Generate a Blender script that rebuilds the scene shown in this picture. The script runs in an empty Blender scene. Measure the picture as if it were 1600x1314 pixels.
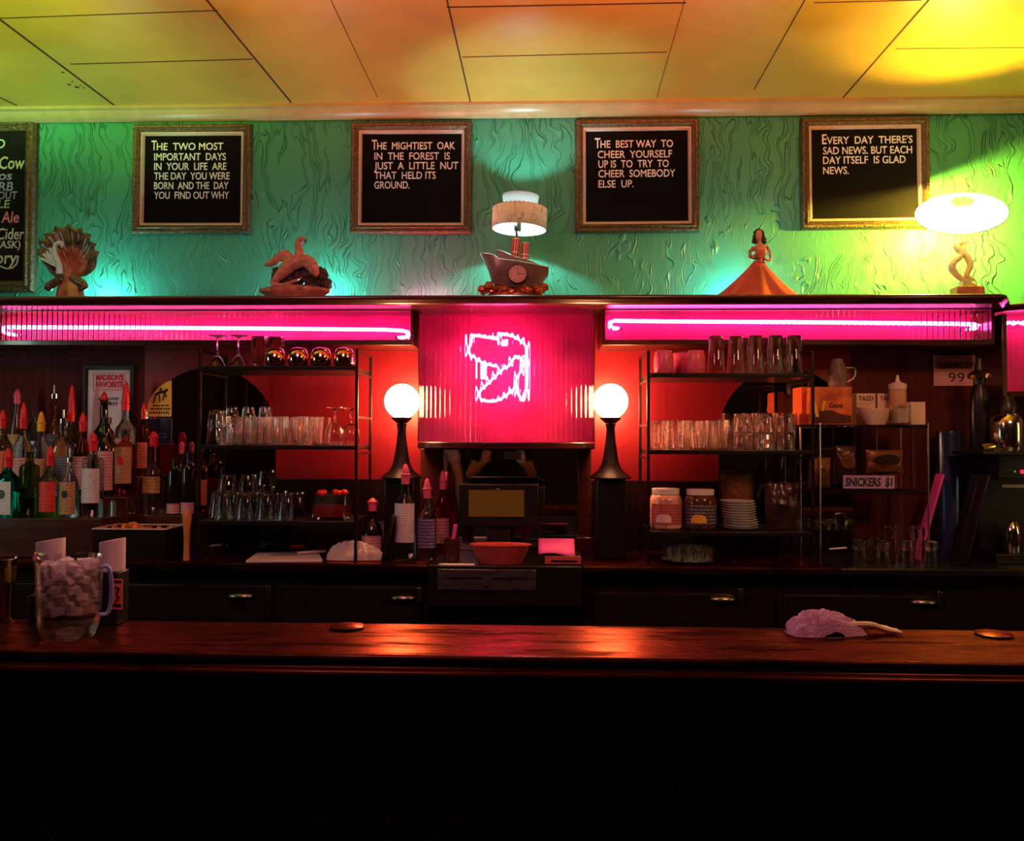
import bpy, bmesh, math, random
from math import pi, sin, cos, tan, radians as R
from mathutils import Vector, Matrix, Euler, noise as mnoise
random.seed(7)
SC = bpy.context.scene
COL = SC.collection

# ------------------------------------------------------------------ camera, world, exposure, room lights
F = 1300.0
CAMP = Vector((0, 0, 1.58))
cd = bpy.data.cameras.new('camera'); cd.sensor_width = 36; cd.lens = F / 1600 * 36
cd.clip_start = 0.005
cam = bpy.data.objects.new('camera', cd); COL.objects.link(cam)
CR = Matrix.Rotation(R(2.0), 3, 'Z') @ Matrix.Rotation(R(91.234), 3, 'X') @ Matrix.Rotation(R(0.2), 3, 'Z')
cam.location = CAMP; cam.rotation_euler = CR.to_euler()
SC.camera = cam

def P(px, py, Y):
    d = CR @ Vector(((px - 800) / F, -(py - 657) / F, -1))
    return CAMP + d * (Y / d.y)
def PZ(px, py, z):
    d = CR @ Vector(((px - 800) / F, -(py - 657) / F, -1))
    return CAMP + d * ((z - CAMP.z) / d.z)
def X(px, Y, py=685): return P(px, py, Y).x
def Z(py, Y, px=800): return P(px, py, Y).z
def S(px, Y): return px * Y / F

w = bpy.data.worlds.new('world'); SC.world = w; w.use_nodes = True
w.node_tree.nodes['Background'].inputs[0].default_value = (0.5, 0.2, 0.15, 1)
w.node_tree.nodes['Background'].inputs[1].default_value = 0.004
vs = SC.view_settings
vs.view_transform = 'Standard'; vs.look = 'None'; vs.exposure = 0; vs.gamma = 1; vs.use_curve_mapping = False
SC.cycles.max_bounces = 26; SC.cycles.transmission_bounces = 24; SC.cycles.glossy_bounces = 8; SC.cycles.transparent_max_bounces = 24

def lamp(name, kind, loc, col, power, size=.1, to=None, angle=90, blend=.6):
    l = bpy.data.lights.new(name, kind); l.color = col; l.energy = power
    if kind == 'AREA': l.size = size
    else: l.shadow_soft_size = size
    if kind == 'SPOT': l.spot_size = R(angle); l.spot_blend = blend
    o = bpy.data.objects.new(name, l); COL.objects.link(o); o.location = loc
    if to is not None:
        o.rotation_euler = (Vector(to) - Vector(loc)).to_track_quat('-Z', 'Y').to_euler()
    return o
# uplights of the room: an orange one over the middle of the bar, a green one at the left, a warm amber one at the right
for x, c, p in ((-2.45, (.42, 1, .30), 330), (-1.75, (.60, 1, .16), 230), (-1.15, (1, .60, .05), 75), (-.55, (1, .17, .005), 130), (.25, (1, .13, .005), 210), (1.0, (1, .22, .005), 130), (1.9, (1, .45, .005), 40)):
    lamp('ceiling_washer', 'SPOT', (x, 1.15, 2.25), c, p, .05, (x, 2.62, 3.02), 40, 1)
# the dim bar room: pink pendant, amber fill added to brighten the right, a tall cool light at the left
lamp('room_pendant', 'AREA', (-0.7, 1.35, 2.75), (1, .32, .42), 11.5, .4, (-0.7, 3.2, 1.2))
lamp('added_right_fill', 'AREA', (1.45, 1.35, 2.75), (1, .44, .22), 13, .3, (1.45, 3.2, 1.2))
l = lamp('left_room_light', 'AREA', (-2.85, 2.05, 1.75), (.72, 1, .78), 4, .12, (-1.8, 3.25, 1.45)); l.data.shape = 'RECTANGLE'; l.data.size_y = .9
l = lamp('added_right_gleam', 'AREA', (2.75, 2.1, 1.75), (1, .78, .35), 2.2, .12, (1.5, 3.2, 1.3)); l.data.shape = 'RECTANGLE'; l.data.size_y = .8  # tall warm light added to put highlights on the right-hand glass and flasks

# ------------------------------------------------------------------ materials
def nd(nt, t, **kw):
    n = nt.nodes.new(t)
    for k, v in kw.items(): setattr(n, k, v)
    return n
def M(name, col, rough=.5, metal=0, spec=.5, nz=.12, ns=18, bump=0, bs=60, coat=0, em=None, es=0, trans=0, ior=1.45, stretch=(1, 1, 1), col2=None, coords='Object', croug=.08):
    m = bpy.data.materials.new(name); m.use_nodes = True; nt = m.node_tree
    b = nt.nodes['Principled BSDF']
    tc = nd(nt, 'ShaderNodeTexCoord'); mp = nd(nt, 'ShaderNodeMapping'); mp.inputs['Scale'].default_value = stretch
    nt.links.new(tc.outputs[coords], mp.inputs[0])
    n = nd(nt, 'ShaderNodeTexNoise'); n.inputs['Scale'].default_value = ns; n.inputs['Detail'].default_value = 4
    nt.links.new(mp.outputs[0], n.inputs['Vector'])
    rp = nd(nt, 'ShaderNodeValToRGB'); rp.color_ramp.elements[0].position = .3; rp.color_ramp.elements[1].position = .7
    c0 = [max(0, c * (1 - nz)) for c in col]; c1 = [min(1, c * (1 + nz)) for c in (col2 or col)]
    rp.color_ramp.elements[0].color = (*c0, 1); rp.color_ramp.elements[1].color = (*c1, 1)
    nt.links.new(n.outputs[0], rp.inputs[0]); nt.links.new(rp.outputs[0], b.inputs['Base Color'])
    b.inputs['Roughness'].default_value = rough; b.inputs['Metallic'].default_value = metal
    b.inputs['Specular IOR Level'].default_value = spec
    b.inputs['Coat Weight'].default_value = coat; b.inputs['Coat Roughness'].default_value = croug
    b.inputs['Transmission Weight'].default_value = trans; b.inputs['IOR'].default_value = ior
    if em: b.inputs['Emission Color'].default_value = (*em, 1); b.inputs['Emission Strength'].default_value = es
    if bump:
        n2 = nd(nt, 'ShaderNodeTexNoise'); n2.inputs['Scale'].default_value = bs; n2.inputs['Detail'].default_value = 3
        nt.links.new(mp.outputs[0], n2.inputs['Vector'])
        bp = nd(nt, 'ShaderNodeBump'); bp.inputs['Strength'].default_value = bump; bp.inputs['Distance'].default_value = .01
        nt.links.new(n2.outputs[0], bp.inputs['Height']); nt.links.new(bp.outputs[0], b.inputs['Normal'])
    return m
def glass_mat(name, tint=(1, 1, 1), clear=.35, rough=.0, ior=1.45):
    m = bpy.data.materials.new(name); m.use_nodes = True; nt = m.node_tree
    nt.nodes.remove(nt.nodes['Principled BSDF']); out = nt.nodes['Material Output']
    g = nd(nt, 'ShaderNodeBsdfGlass'); g.inputs['Roughness'].default_value = rough; g.inputs['IOR'].default_value = ior
    t = nd(nt, 'ShaderNodeBsdfTransparent'); mx = nd(nt, 'ShaderNodeMixShader'); mx.inputs[0].default_value = clear
    n = nd(nt, 'ShaderNodeTexNoise'); n.inputs['Scale'].default_value = 30
    rp = nd(nt, 'ShaderNodeValToRGB')
    rp.color_ramp.elements[0].color = (*[c * .94 for c in tint], 1); rp.color_ramp.elements[1].color = (*tint, 1)
    nt.links.new(n.outputs[0], rp.inputs[0])
    nt.links.new(rp.outputs[0], g.inputs['Color']); nt.links.new(rp.outputs[0], t.inputs['Color'])
    nt.links.new(g.outputs[0], mx.inputs[1]); nt.links.new(t.outputs[0], mx.inputs[2]); nt.links.new(mx.outputs[0], out.inputs['Surface'])
    return m
def emit_mat(name, col, st):
    m = bpy.data.materials.new(name); m.use_nodes = True; nt = m.node_tree
    nt.nodes.remove(nt.nodes['Principled BSDF']); out = nt.nodes['Material Output']
    e = nd(nt, 'ShaderNodeEmission'); e.inputs[0].default_value = (*col, 1); e.inputs[1].default_value = st
    nt.links.new(e.outputs[0], out.inputs['Surface']); return m
def shade_mat(name, col, tr=.6, veins=None):
    """thin lamp-shade stuff: translucent + diffuse"""
    m = bpy.data.materials.new(name); m.use_nodes = True; nt = m.node_tree
    nt.nodes.remove(nt.nodes['Principled BSDF']); out = nt.nodes['Material Output']
    d = nd(nt, 'ShaderNodeBsdfDiffuse'); t = nd(nt, 'ShaderNodeBsdfTranslucent'); mx = nd(nt, 'ShaderNodeMixShader'); mx.inputs[0].default_value = tr
    tc = nd(nt, 'ShaderNodeTexCoord'); n = nd(nt, 'ShaderNodeTexNoise'); n.inputs['Scale'].default_value = 14; n.inputs['Detail'].default_value = 5
    nt.links.new(tc.outputs['Object'], n.inputs['Vector'])
    rp = nd(nt, 'ShaderNodeValToRGB')
    if veins:
        rp.color_ramp.elements[0].position = .485; rp.color_ramp.elements[0].color = (*col, 1)
        rp.color_ramp.elements[1].position = .5; rp.color_ramp.elements[1].color = (*veins, 1)
        e = rp.color_ramp.elements.new(.515); e.color = (*col, 1)
    else:
        rp.color_ramp.elements[0].color = (*[c * .9 for c in col], 1); rp.color_ramp.elements[1].color = (*col, 1)
    nt.links.new(n.outputs[0], rp.inputs[0])
    nt.links.new(rp.outputs[0], d.inputs[0]); nt.links.new(rp.outputs[0], t.inputs[0])
    nt.links.new(d.outputs[0], mx.inputs[1]); nt.links.new(t.outputs[0], mx.inputs[2]); nt.links.new(mx.outputs[0], out.inputs['Surface'])
    return m
def label_mat(name, base, ink, lines=14, thr=.55, seed=0.0):
    """printed label: rows of small illegible print"""
    m = bpy.data.materials.new(name); m.use_nodes = True; nt = m.node_tree; b = nt.nodes['Principled BSDF']
    tc = nd(nt, 'ShaderNodeTexCoord')
    mp = nd(nt, 'ShaderNodeMapping'); mp.inputs['Scale'].default_value = (300, 300, 500); mp.inputs['Location'].default_value = (seed, seed, seed)
    nt.links.new(tc.outputs['Object'], mp.inputs[0])
    n = nd(nt, 'ShaderNodeTexNoise'); n.inputs['Scale'].default_value = 1.0; n.inputs['Detail'].default_value = 1
    nt.links.new(mp.outputs[0], n.inputs['Vector'])
    sp = nd(nt, 'ShaderNodeSeparateXYZ'); nt.links.new(tc.outputs['Object'], sp.inputs[0])
    mu = nd(nt, 'ShaderNodeMath', operation='MULTIPLY'); mu.inputs[1].default_value = lines * 2 * pi * 9
    nt.links.new(sp.outputs['Z'], mu.inputs[0])
    si = nd(nt, 'ShaderNodeMath', operation='SINE'); nt.links.new(mu.outputs[0], si.inputs[0])
    gt = nd(nt, 'ShaderNodeMath', operation='GREATER_THAN'); gt.inputs[1].default_value = .25; nt.links.new(si.outputs[0], gt.inputs[0])
    g2 = nd(nt, 'ShaderNodeMath', operation='GREATER_THAN'); g2.inputs[1].default_value = thr; nt.links.new(n.outputs[0], g2.inputs[0])
    a = nd(nt, 'ShaderNodeMath', operation='MULTIPLY'); nt.links.new(gt.outputs[0], a.inputs[0]); nt.links.new(g2.outputs[0], a.inputs[1])
    mx = nd(nt, 'ShaderNodeMix', data_type='RGBA'); mx.inputs[6].default_value = (*base, 1); mx.inputs[7].default_value = (*ink, 1)
    nt.links.new(a.outputs[0], mx.inputs[0]); nt.links.new(mx.outputs[2], b.inputs['Base Color'])
    b.inputs['Roughness'].default_value = .55
    return m

def bar_mat(name, c0, c1):
    """stained varnished wood: long dark figure, tinted sheen, worn patches where the varnish is duller"""
    m = bpy.data.materials.new(name); m.use_nodes = True; nt = m.node_tree; b = nt.nodes['Principled BSDF']
    tc = nd(nt, 'ShaderNodeTexCoord'); mp = nd(nt, 'ShaderNodeMapping'); mp.inputs['Scale'].default_value = (2.2, 11, 11); nt.links.new(tc.outputs['Object'], mp.inputs[0])
    n = nd(nt, 'ShaderNodeTexNoise'); n.inputs['Scale'].default_value = 2.0; n.inputs['Detail'].default_value = 4; n.inputs['Roughness'].default_value = .55; nt.links.new(mp.outputs[0], n.inputs['Vector'])
    rp = nd(nt, 'ShaderNodeValToRGB'); rp.color_ramp.elements[0].position = .36; rp.color_ramp.elements[1].position = .66; rp.color_ramp.elements[0].color = (*c0, 1); rp.color_ramp.elements[1].color = (*c1, 1)
    nt.links.new(n.outputs[0], rp.inputs[0]); nt.links.new(rp.outputs[0], b.inputs['Base Color'])
    mr = nd(nt, 'ShaderNodeMapRange'); mr.inputs[1].default_value = .35; mr.inputs[2].default_value = .65; mr.inputs[3].default_value = .36; mr.inputs[4].default_value = .20; nt.links.new(n.outputs[0], mr.inputs[0]); nt.links.new(mr.outputs[0], b.inputs['Roughness'])
    ms = nd(nt, 'ShaderNodeMapRange'); ms.inputs[1].default_value = .36; ms.inputs[2].default_value = .58; ms.inputs[3].default_value = .14; ms.inputs[4].default_value = 1.0; nt.links.new(n.outputs[0], ms.inputs[0]); nt.links.new(ms.outputs[0], b.inputs['Specular IOR Level'])
    b.inputs['Specular IOR Level'].default_value = .0
    for l in list(nt.links):
        if l.to_socket == b.inputs['Specular IOR Level']: nt.links.remove(l)
    g = nd(nt, 'ShaderNodeBsdfGlossy'); g.inputs['Color'].default_value = (1, .25, .16, 1); nt.links.new(mr.outputs[0], g.inputs['Roughness'])
    fr = nd(nt, 'ShaderNodeFresnel'); fr.inputs[0].default_value = 1.5
    mu = nd(nt, 'ShaderNodeMath', operation='MULTIPLY'); nt.links.new(fr.outputs[0], mu.inputs[0]); nt.links.new(ms.outputs[0], mu.inputs[1])
    mx = nd(nt, 'ShaderNodeMixShader'); nt.links.new(mu.outputs[0], mx.inputs[0]); nt.links.new(b.outputs[0], mx.inputs[1]); nt.links.new(g.outputs[0], mx.inputs[2])
    nt.links.new(mx.outputs[0], nt.nodes['Material Output'].inputs['Surface'])
    return m
def wall_mat():
    m = bpy.data.materials.new('green_plaster'); m.use_nodes = True; nt = m.node_tree; b = nt.nodes['Principled BSDF']
    tc = nd(nt, 'ShaderNodeTexCoord')
    # warp
    w1 = nd(nt, 'ShaderNodeTexNoise'); w1.inputs['Scale'].default_value = 7; nt.links.new(tc.outputs['Object'], w1.inputs['Vector'])
    ad = nd(nt, 'ShaderNodeMixRGB', blend_type='ADD'); ad.inputs[0].default_value = .15
    nt.links.new(tc.outputs['Object'], ad.inputs[1]); nt.links.new(w1.outputs['Color'], ad.inputs[2])
    mp = nd(nt, 'ShaderNodeMapping'); mp.inputs['Scale'].default_value = (25, 1, 2.5); nt.links.new(ad.outputs[0], mp.inputs[0])
    n = nd(nt, 'ShaderNodeTexNoise'); n.inputs['Scale'].default_value = 1.0; n.inputs['Detail'].default_value = .6; nt.links.new(mp.outputs[0], n.inputs['Vector'])
    outs = []
    for lv in (.40, .5, .6):
        s = nd(nt, 'ShaderNodeMath', operation='SUBTRACT'); s.inputs[1].default_value = lv; nt.links.new(n.outputs[0], s.inputs[0])
        ab = nd(nt, 'ShaderNodeMath', operation='ABSOLUTE'); nt.links.new(s.outputs[0], ab.inputs[0])
        mr = nd(nt, 'ShaderNodeMapRange', interpolation_type='SMOOTHSTEP'); mr.inputs[1].default_value = 0; mr.inputs[2].default_value = .015
        mr.inputs[3].default_value = 1; mr.inputs[4].default_value = 0; nt.links.new(ab.outputs[0], mr.inputs[0]); outs.append(mr)
    a1 = nd(nt, 'ShaderNodeMath', operation='MAXIMUM'); nt.links.new(outs[0].outputs[0], a1.inputs[0]); nt.links.new(outs[1].outputs[0], a1.inputs[1])
    a2 = nd(nt, 'ShaderNodeMath', operation='MAXIMUM'); nt.links.new(a1.outputs[0], a2.inputs[0]); nt.links.new(outs[2].outputs[0], a2.inputs[1])
    # break the ridges up
    n3 = nd(nt, 'ShaderNodeTexNoise'); n3.inputs['Scale'].default_value = 9; nt.links.new(tc.outputs['Object'], n3.inputs['Vector'])
    mk = nd(nt, 'ShaderNodeMapRange'); mk.inputs[1].default_value = .33; mk.inputs[2].default_value = .5; nt.links.new(n3.outputs[0], mk.inputs[0])
    mm = nd(nt, 'ShaderNodeMath', operation='MULTIPLY'); nt.links.new(a2.outputs[0], mm.inputs[0]); nt.links.new(mk.outputs[0], mm.inputs[1])
    bp = nd(nt, 'ShaderNodeBump'); bp.inputs['Strength'].default_value = 1; bp.inputs['Distance'].default_value = .0065
    nt.links.new(mm.outputs[0], bp.inputs['Height']); nt.links.new(bp.outputs[0], b.inputs['Normal'])
    n4 = nd(nt, 'ShaderNodeTexNoise'); n4.inputs['Scale'].default_value = 3; nt.links.new(tc.outputs['Object'], n4.inputs['Vector'])
    rp = nd(nt, 'ShaderNodeValToRGB'); rp.color_ramp.elements[0].color = (.048, .285, .158, 1); rp.color_ramp.elements[1].color = (.066, .36, .208, 1)
    nt.links.new(n4.outputs[0], rp.inputs[0]); nt.links.new(rp.outputs[0], b.inputs['Base Color'])
    b.inputs['Roughness'].default_value = .45; b.inputs['Specular IOR Level'].default_value = .3
    return m

def flute_mat(name, tint, clear=.45):
    """fluted clear plastic: part of the light goes straight through, part is bent by the flutes, with a gloss on top"""
    m = bpy.data.materials.new(name); m.use_nodes = True; nt = m.node_tree
    nt.nodes.remove(nt.nodes['Principled BSDF']); out = nt.nodes['Material Output']
    t = nd(nt, 'ShaderNodeBsdfTransparent'); t.inputs[0].default_value = (*tint, 1)
    r = nd(nt, 'ShaderNodeBsdfRefraction'); r.inputs[0].default_value = (*tint, 1); r.inputs['IOR'].default_value = 1.30; r.inputs['Roughness'].default_value = .03
    g = nd(nt, 'ShaderNodeBsdfGlossy'); g.inputs['Roughness'].default_value = .06
    n = nd(nt, 'ShaderNodeTexNoise'); n.inputs['Scale'].default_value = 40
    mr = nd(nt, 'ShaderNodeMapRange'); mr.inputs[3].default_value = .04; mr.inputs[4].default_value = .10; nt.links.new(n.outputs[0], mr.inputs[0]); nt.links.new(mr.outputs[0], g.inputs['Roughness'])
    mx = nd(nt, 'ShaderNodeMixShader'); mx.inputs[0].default_value = clear
    nt.links.new(r.outputs[0], mx.inputs[1]); nt.links.new(t.outputs[0], mx.inputs[2])
    fr = nd(nt, 'ShaderNodeFresnel'); fr.inputs[0].default_value = 1.5
    m2 = nd(nt, 'ShaderNodeMixShader'); nt.links.new(fr.outputs[0], m2.inputs[0])
    nt.links.new(mx.outputs[0], m2.inputs[1]); nt.links.new(g.outputs[0], m2.inputs[2]); nt.links.new(m2.outputs[0], out.inputs['Surface'])
    return m

MT = dict(
    wall=wall_mat(),
    ceiling=M('ceiling_paint', (.58, .37, .065), .32, nz=.08, ns=6, bump=.05, bs=25),
    seam=M('dark_seam', (.05, .02, .01), .8),
    crown=M('crown_paint', (.42, .32, .14), .3, nz=.1),
    darkroom=M('dark_room_paint', (.05, .02, .02), .7),
    floor=M('floor_boards', (.06, .03, .02), .45, stretch=(1, 8, 1), nz=.4),
    gilt=M('gilded_wood', (.15, .105, .05), .38, .55, nz=.45, ns=70, bump=.6, bs=130),
    lip=M('pale_frame_lip', (.55, .42, .34), .45),
    felt=M('black_letter_felt', (.004, .004, .005), .9, spec=.15, stretch=(1, 1, 60), nz=.3),
    letter=M('white_letters', (.84, .93, .98), .5, em=(1, 1, 1), es=0),
    slate=M('chalk_slate', (.008, .008, .009), .85, spec=.15, nz=.5, ns=9),
    mahog=M('dark_mahogany', (.055, .012, .008), .28, stretch=(2, 14, 14), nz=.5, ns=3, coat=.4),
    panel=M('red_wood_panel', (.20, .006, .016), .38, stretch=(18, 18, 2), nz=.10, ns=3),
    panel_dim=M('dimmed_panel', (.075, .013, .012), .6, spec=.12, stretch=(18, 18, 2), nz=.25, ns=3),  # outer bays: fading globe light put into a darker panel colour
    ebony=M('ebonised_wood', (.010, .003, .003), .42, spec=.25, stretch=(2, 14, 14), nz=.5, ns=3),
    black=M('black_paint', (.008, .007, .007), .35),
    blackp=M('black_plastic', (.012, .011, .012), .35, nz=.2),
    iron=M('black_iron', (.02, .018, .018), .35, .6),
    bartop=bar_mat('varnished_bar_top', (.004, .0015, .001), (.020, .006, .003)),
    barrail=bar_mat('varnished_bar_rail', (.008, .002, .0015), (.03, .008, .004)),
    leather=M('black_leather', (.006, .006, .007), .5, bump=.15, bs=220),
    brass=M('brass_tacks', (.45, .30, .12), .3, 1),
    pinkback=M('pink_backing', (.66, .022, .14), .5, nz=.35, ns=7),
    flute=flute_mat('fluted_acrylic', (1, .93, .95), .42),
    neon=emit_mat('neon_glow', (.66, .07, .26), 46),
    neonlong=emit_mat('neon_glow_strip', (.66, .07, .33), 46),
    globe=emit_mat('milk_glass_globe', (1, .40, .15), 108),
    mirror=M('dark_mirror', (.62, .58, .58), .025, 1, nz=.02),
    chrome=M('chrome', (.75, .73, .72), .14, 1),
    steel=M('brushed_steel', (.5, .48, .46), .3, 1, stretch=(1, 1, 20)),
    pewter=M('old_pull_metal', (.25, .24, .18), .3, 1, nz=.3),
    glass=glass_mat('clear_glass', (1, 1, 1), .06, 0, 1.5),
    glassrose=glass_mat('pressed_glass', (1, .98, .98), .03, .0, 1.5),
    copper=M('polished_copper', (.92, .42, .36), .12, 1),
    white=M('white_ceramic', (.75, .72, .70), .25),
    paper=M('white_paper', (.75, .70, .72), .7),
    pinkcup=M('pink_plastic', (.75, .10, .20), .3),
    red=M('red_plastic', (.75, .02, .03), .3, nz=.1),
    yellow=M('yellow_plastic', (.85, .45, .03), .35),
    orange=M('orange_card', (.80, .13, .03), .6, nz=.15),
    kraft=M('cream_card', (.70, .50, .38), .65),
    cork=M('muddler_wood', (.60, .22, .06), .5),
    cloth=M('terry_cloth', (.75, .62, .60), .95, bump=.8, bs=350, spec=.1),
)

# ------------------------------------------------------------------ mesh helpers
class MB:
    def __init__(s): s.bm = bmesh.new()
    def _add(s, vs, fs, mat=None):
        v = [s.bm.verts.new((mat @ Vector(p)) if mat else Vector(p)) for p in vs]
        for f in fs:
            try: s.bm.faces.new([v[i] for i in f])
            except ValueError: pass
        return s
    def box(s, c, d, rot=None, taper=1.0):
        x, y, z = d[0] / 2, d[1] / 2, d[2] / 2
        vs = [(-x, -y, -z), (x, -y, -z), (x, y, -z), (-x, y, -z)] + [(a * taper, b * taper, z) for a, b in ((-x, -y), (x, -y), (x, y), (-x, y))]
        mt = Matrix.Translation(c) @ (Euler(rot).to_matrix().to_4x4() if rot else Matrix())
        return s._add(vs, [(3, 2, 1, 0), (4, 5, 6, 7), (0, 1, 5, 4), (1, 2, 6, 5), (2, 3, 7, 6), (3, 0, 4, 7)], mt)
    def bb(s, x0, x1, y0, y1, z0, z1): return s.box(((x0 + x1) / 2, (y0 + y1) / 2, (z0 + z1) / 2), (abs(x1 - x0), abs(y1 - y0), abs(z1 - z0)))
    def rings(s, rings, cap=(True, True), closed=True, mat=None, loop=False):
        n = len(rings[0]); vs = [p for r in rings for p in r]; fs = []
        for i in range(len(rings) - (0 if loop else 1)):
            for j in range(n if closed else n - 1):
                a, b = i * n + j, i * n + (j + 1) % n; k = ((i + 1) % len(rings)) * n
                fs.append((a, b, k + (j + 1) % n, k + j))
        if closed and not loop:
            if cap[0]: fs.append(tuple(range(n - 1, -1, -1)))
            if cap[1]: fs.append(tuple((len(rings) - 1) * n + j for j in range(n)))
        return s._add(vs, fs, mat)
    def lathe(s, prof, seg=24, c=(0, 0, 0), sx=1, sy=1, fl=None, mat=None, cap=(True, True), solid=True):
        rs = []
        for r, z in prof:
            r = max(r, .00005)
            rs.append([(c[0] + sx * r * cos(2 * pi * j / seg) * (1 + (fl[1] * cos(fl[0] * 2 * pi * j / seg) if fl else 0)),
                        c[1] + sy * r * sin(2 * pi * j / seg) * (1 + (fl[1] * cos(fl[0] * 2 * pi * j / seg) if fl else 0)), c[2] + z) for j in range(seg)])
        return s.rings(rs, cap, mat=mat)
    def tube(s, pts, rad, seg=8, sq=1.0, up=None, cap=(True, True), loop=False):
        pts = [Vector(p) for p in pts]; n = len(pts)
        if not hasattr(rad, '__len__'): rad = [rad] * n
        rs = []; prev = None
        for i, p in enumerate(pts):
            t = (pts[(i + 1) % n] - pts[i - 1]) if loop else (pts[min(i + 1, n - 1)] - pts[max(i - 1, 0)])
            if t.length < 1e-9: t = Vector((0, 0, 1))
            t.normalize()
            if prev is None:
                u = Vector(up) if up else (Vector((0, 0, 1)) if abs(t.z) < .9 else Vector((0, 1, 0)))
            else: u = prev
            u = (u - t * u.dot(t))
            if u.length < 1e-6: u = t.orthogonal()
            u.normalize(); prev = u; v = t.cross(u)
            rs.append([tuple(p + (u * cos(2 * pi * j / seg) * sq + v * sin(2 * pi * j / seg)) * rad[i]) for j in range(seg)])
        return s.rings(rs, cap, loop=loop)
    def blob(s, c, r, sub=3, amp=.0, fr=3.0, seed=0.0, mat=None):
        t = bmesh.new(); bmesh.ops.create_icosphere(t, subdivisions=sub, radius=1)
        t.verts.ensure_lookup_table()
        vs = []
        for v in t.verts:
            k = 1 + amp * mnoise.noise(v.co * fr + Vector((seed, seed * 1.7, 3.1)))
            vs.append(Vector((c[0] + v.co.x * r[0] * k, c[1] + v.co.y * r[1] * k, c[2] + v.co.z * r[2] * k)))
        fs = [tuple(v.index for v in f.verts) for f in t.faces]; t.free()
        return s._add(vs, fs, mat)
    def prism(s, outline, y0, y1, mat=None):
        """outline in XZ, extruded along Y"""
        n = len(outline)
        vs = [(x, y0, z) for x, z in outline] + [(x, y1, z) for x, z in outline]
        fs = [tuple(range(n)), tuple(range(2 * n - 1, n - 1, -1))] + [(i, n + i, n + (i + 1) % n, (i + 1) % n) for i in range(n)]
        return s._add(vs, fs, mat)
    def grid(s, fn, nu, nv, thick=0):
        a = [[Vector(fn(i / nu, j / nv)) for j in range(nv + 1)] for i in range(nu + 1)]
        vs = [p for r in a for p in r]; fs = [(i * (nv + 1) + j, (i + 1) * (nv + 1) + j, (i + 1) * (nv + 1) + j + 1, i * (nv + 1) + j + 1) for i in range(nu) for j in range(nv)]
        return s._add(vs, fs)
    def sweep(s, prof, path, closed_prof=True):
        """prof: (out, z) pairs; path: XY points; out is to the left-hand normal turned to -Y"""
        path = [Vector(p) for p in path]; n = len(path); rs = []
        for i, p in enumerate(path):
            t = path[min(i + 1, n - 1)] - path[max(i - 1, 0)]; t.normalize(); o = Vector((t.y, -t.x))
            rs.append([(p.x + o.x * a, p.y + o.y * a, z) for a, z in prof])
        return s.rings(rs, (True, True))

def finish(name, mb, mat, parent=None, loc=None, sharp=38, bevel=0, solid=0, sub=0, rot=None):
    bm = mb.bm if isinstance(mb, MB) else mb
    bmesh.ops.remove_doubles(bm, verts=bm.verts, dist=1e-6)
    bmesh.ops.recalc_face_normals(bm, faces=bm.faces)
    me = bpy.data.meshes.new(name); bm.to_mesh(me); bm.free()
    me.materials.append(MT[mat] if isinstance(mat, str) else mat)
    me.shade_smooth(); me.set_sharp_from_angle(angle=R(sharp))
    o = bpy.data.objects.new(name, me); COL.objects.link(o)
    if parent is not None: o.parent = parent
    if loc is not None: o.location = loc
    if rot is not None: o.rotation_euler = rot
    if bevel:
        m = o.modifiers.new('bevel', 'BEVEL'); m.width = bevel; m.segments = 2; m.limit_method = 'ANGLE'; m.angle_limit = R(40)
    if solid:
        m = o.modifiers.new('solid', 'SOLIDIFY'); m.thickness = solid; m.offset = 0
    if sub:
        m = o.modifiers.new('sub', 'SUBSURF'); m.levels = sub; m.render_levels = sub
    return o
def tag(o, label, cat, group=None, kind=None):
    if label: o['label'] = label
    if cat: o['category'] = cat
    if group: o['group'] = group
    if kind: o['kind'] = kind
    return o
def thing(name, label, cat, loc=(0, 0, 0), rz=0, group=None, rot=None):
    o = bpy.data.objects.new(name, None); COL.objects.link(o); o.empty_display_size = .05
    o.location = loc; o.rotation_euler = rot or (0, 0, rz)
    return tag(o, label, cat, group)
def struct(name, mb, mat, **k):
    o = finish(name, mb, mat, **k); o['kind'] = 'structure'; return o
def dup(root, loc, label=None, rz=None, group=None, scale=None):
    r = root.copy(); COL.objects.link(r); r.location = loc
    if rz is not None: r.rotation_euler = (0, 0, rz)
    if label: r['label'] = label
    if group: r['group'] = group
    if scale: r.scale = scale
    for ch in list(root.children):
        c = ch.copy(); COL.objects.link(c); c.parent = r
        for g in list(ch.children):
            d = g.copy(); COL.objects.link(d); d.parent = c
    return r

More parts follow.
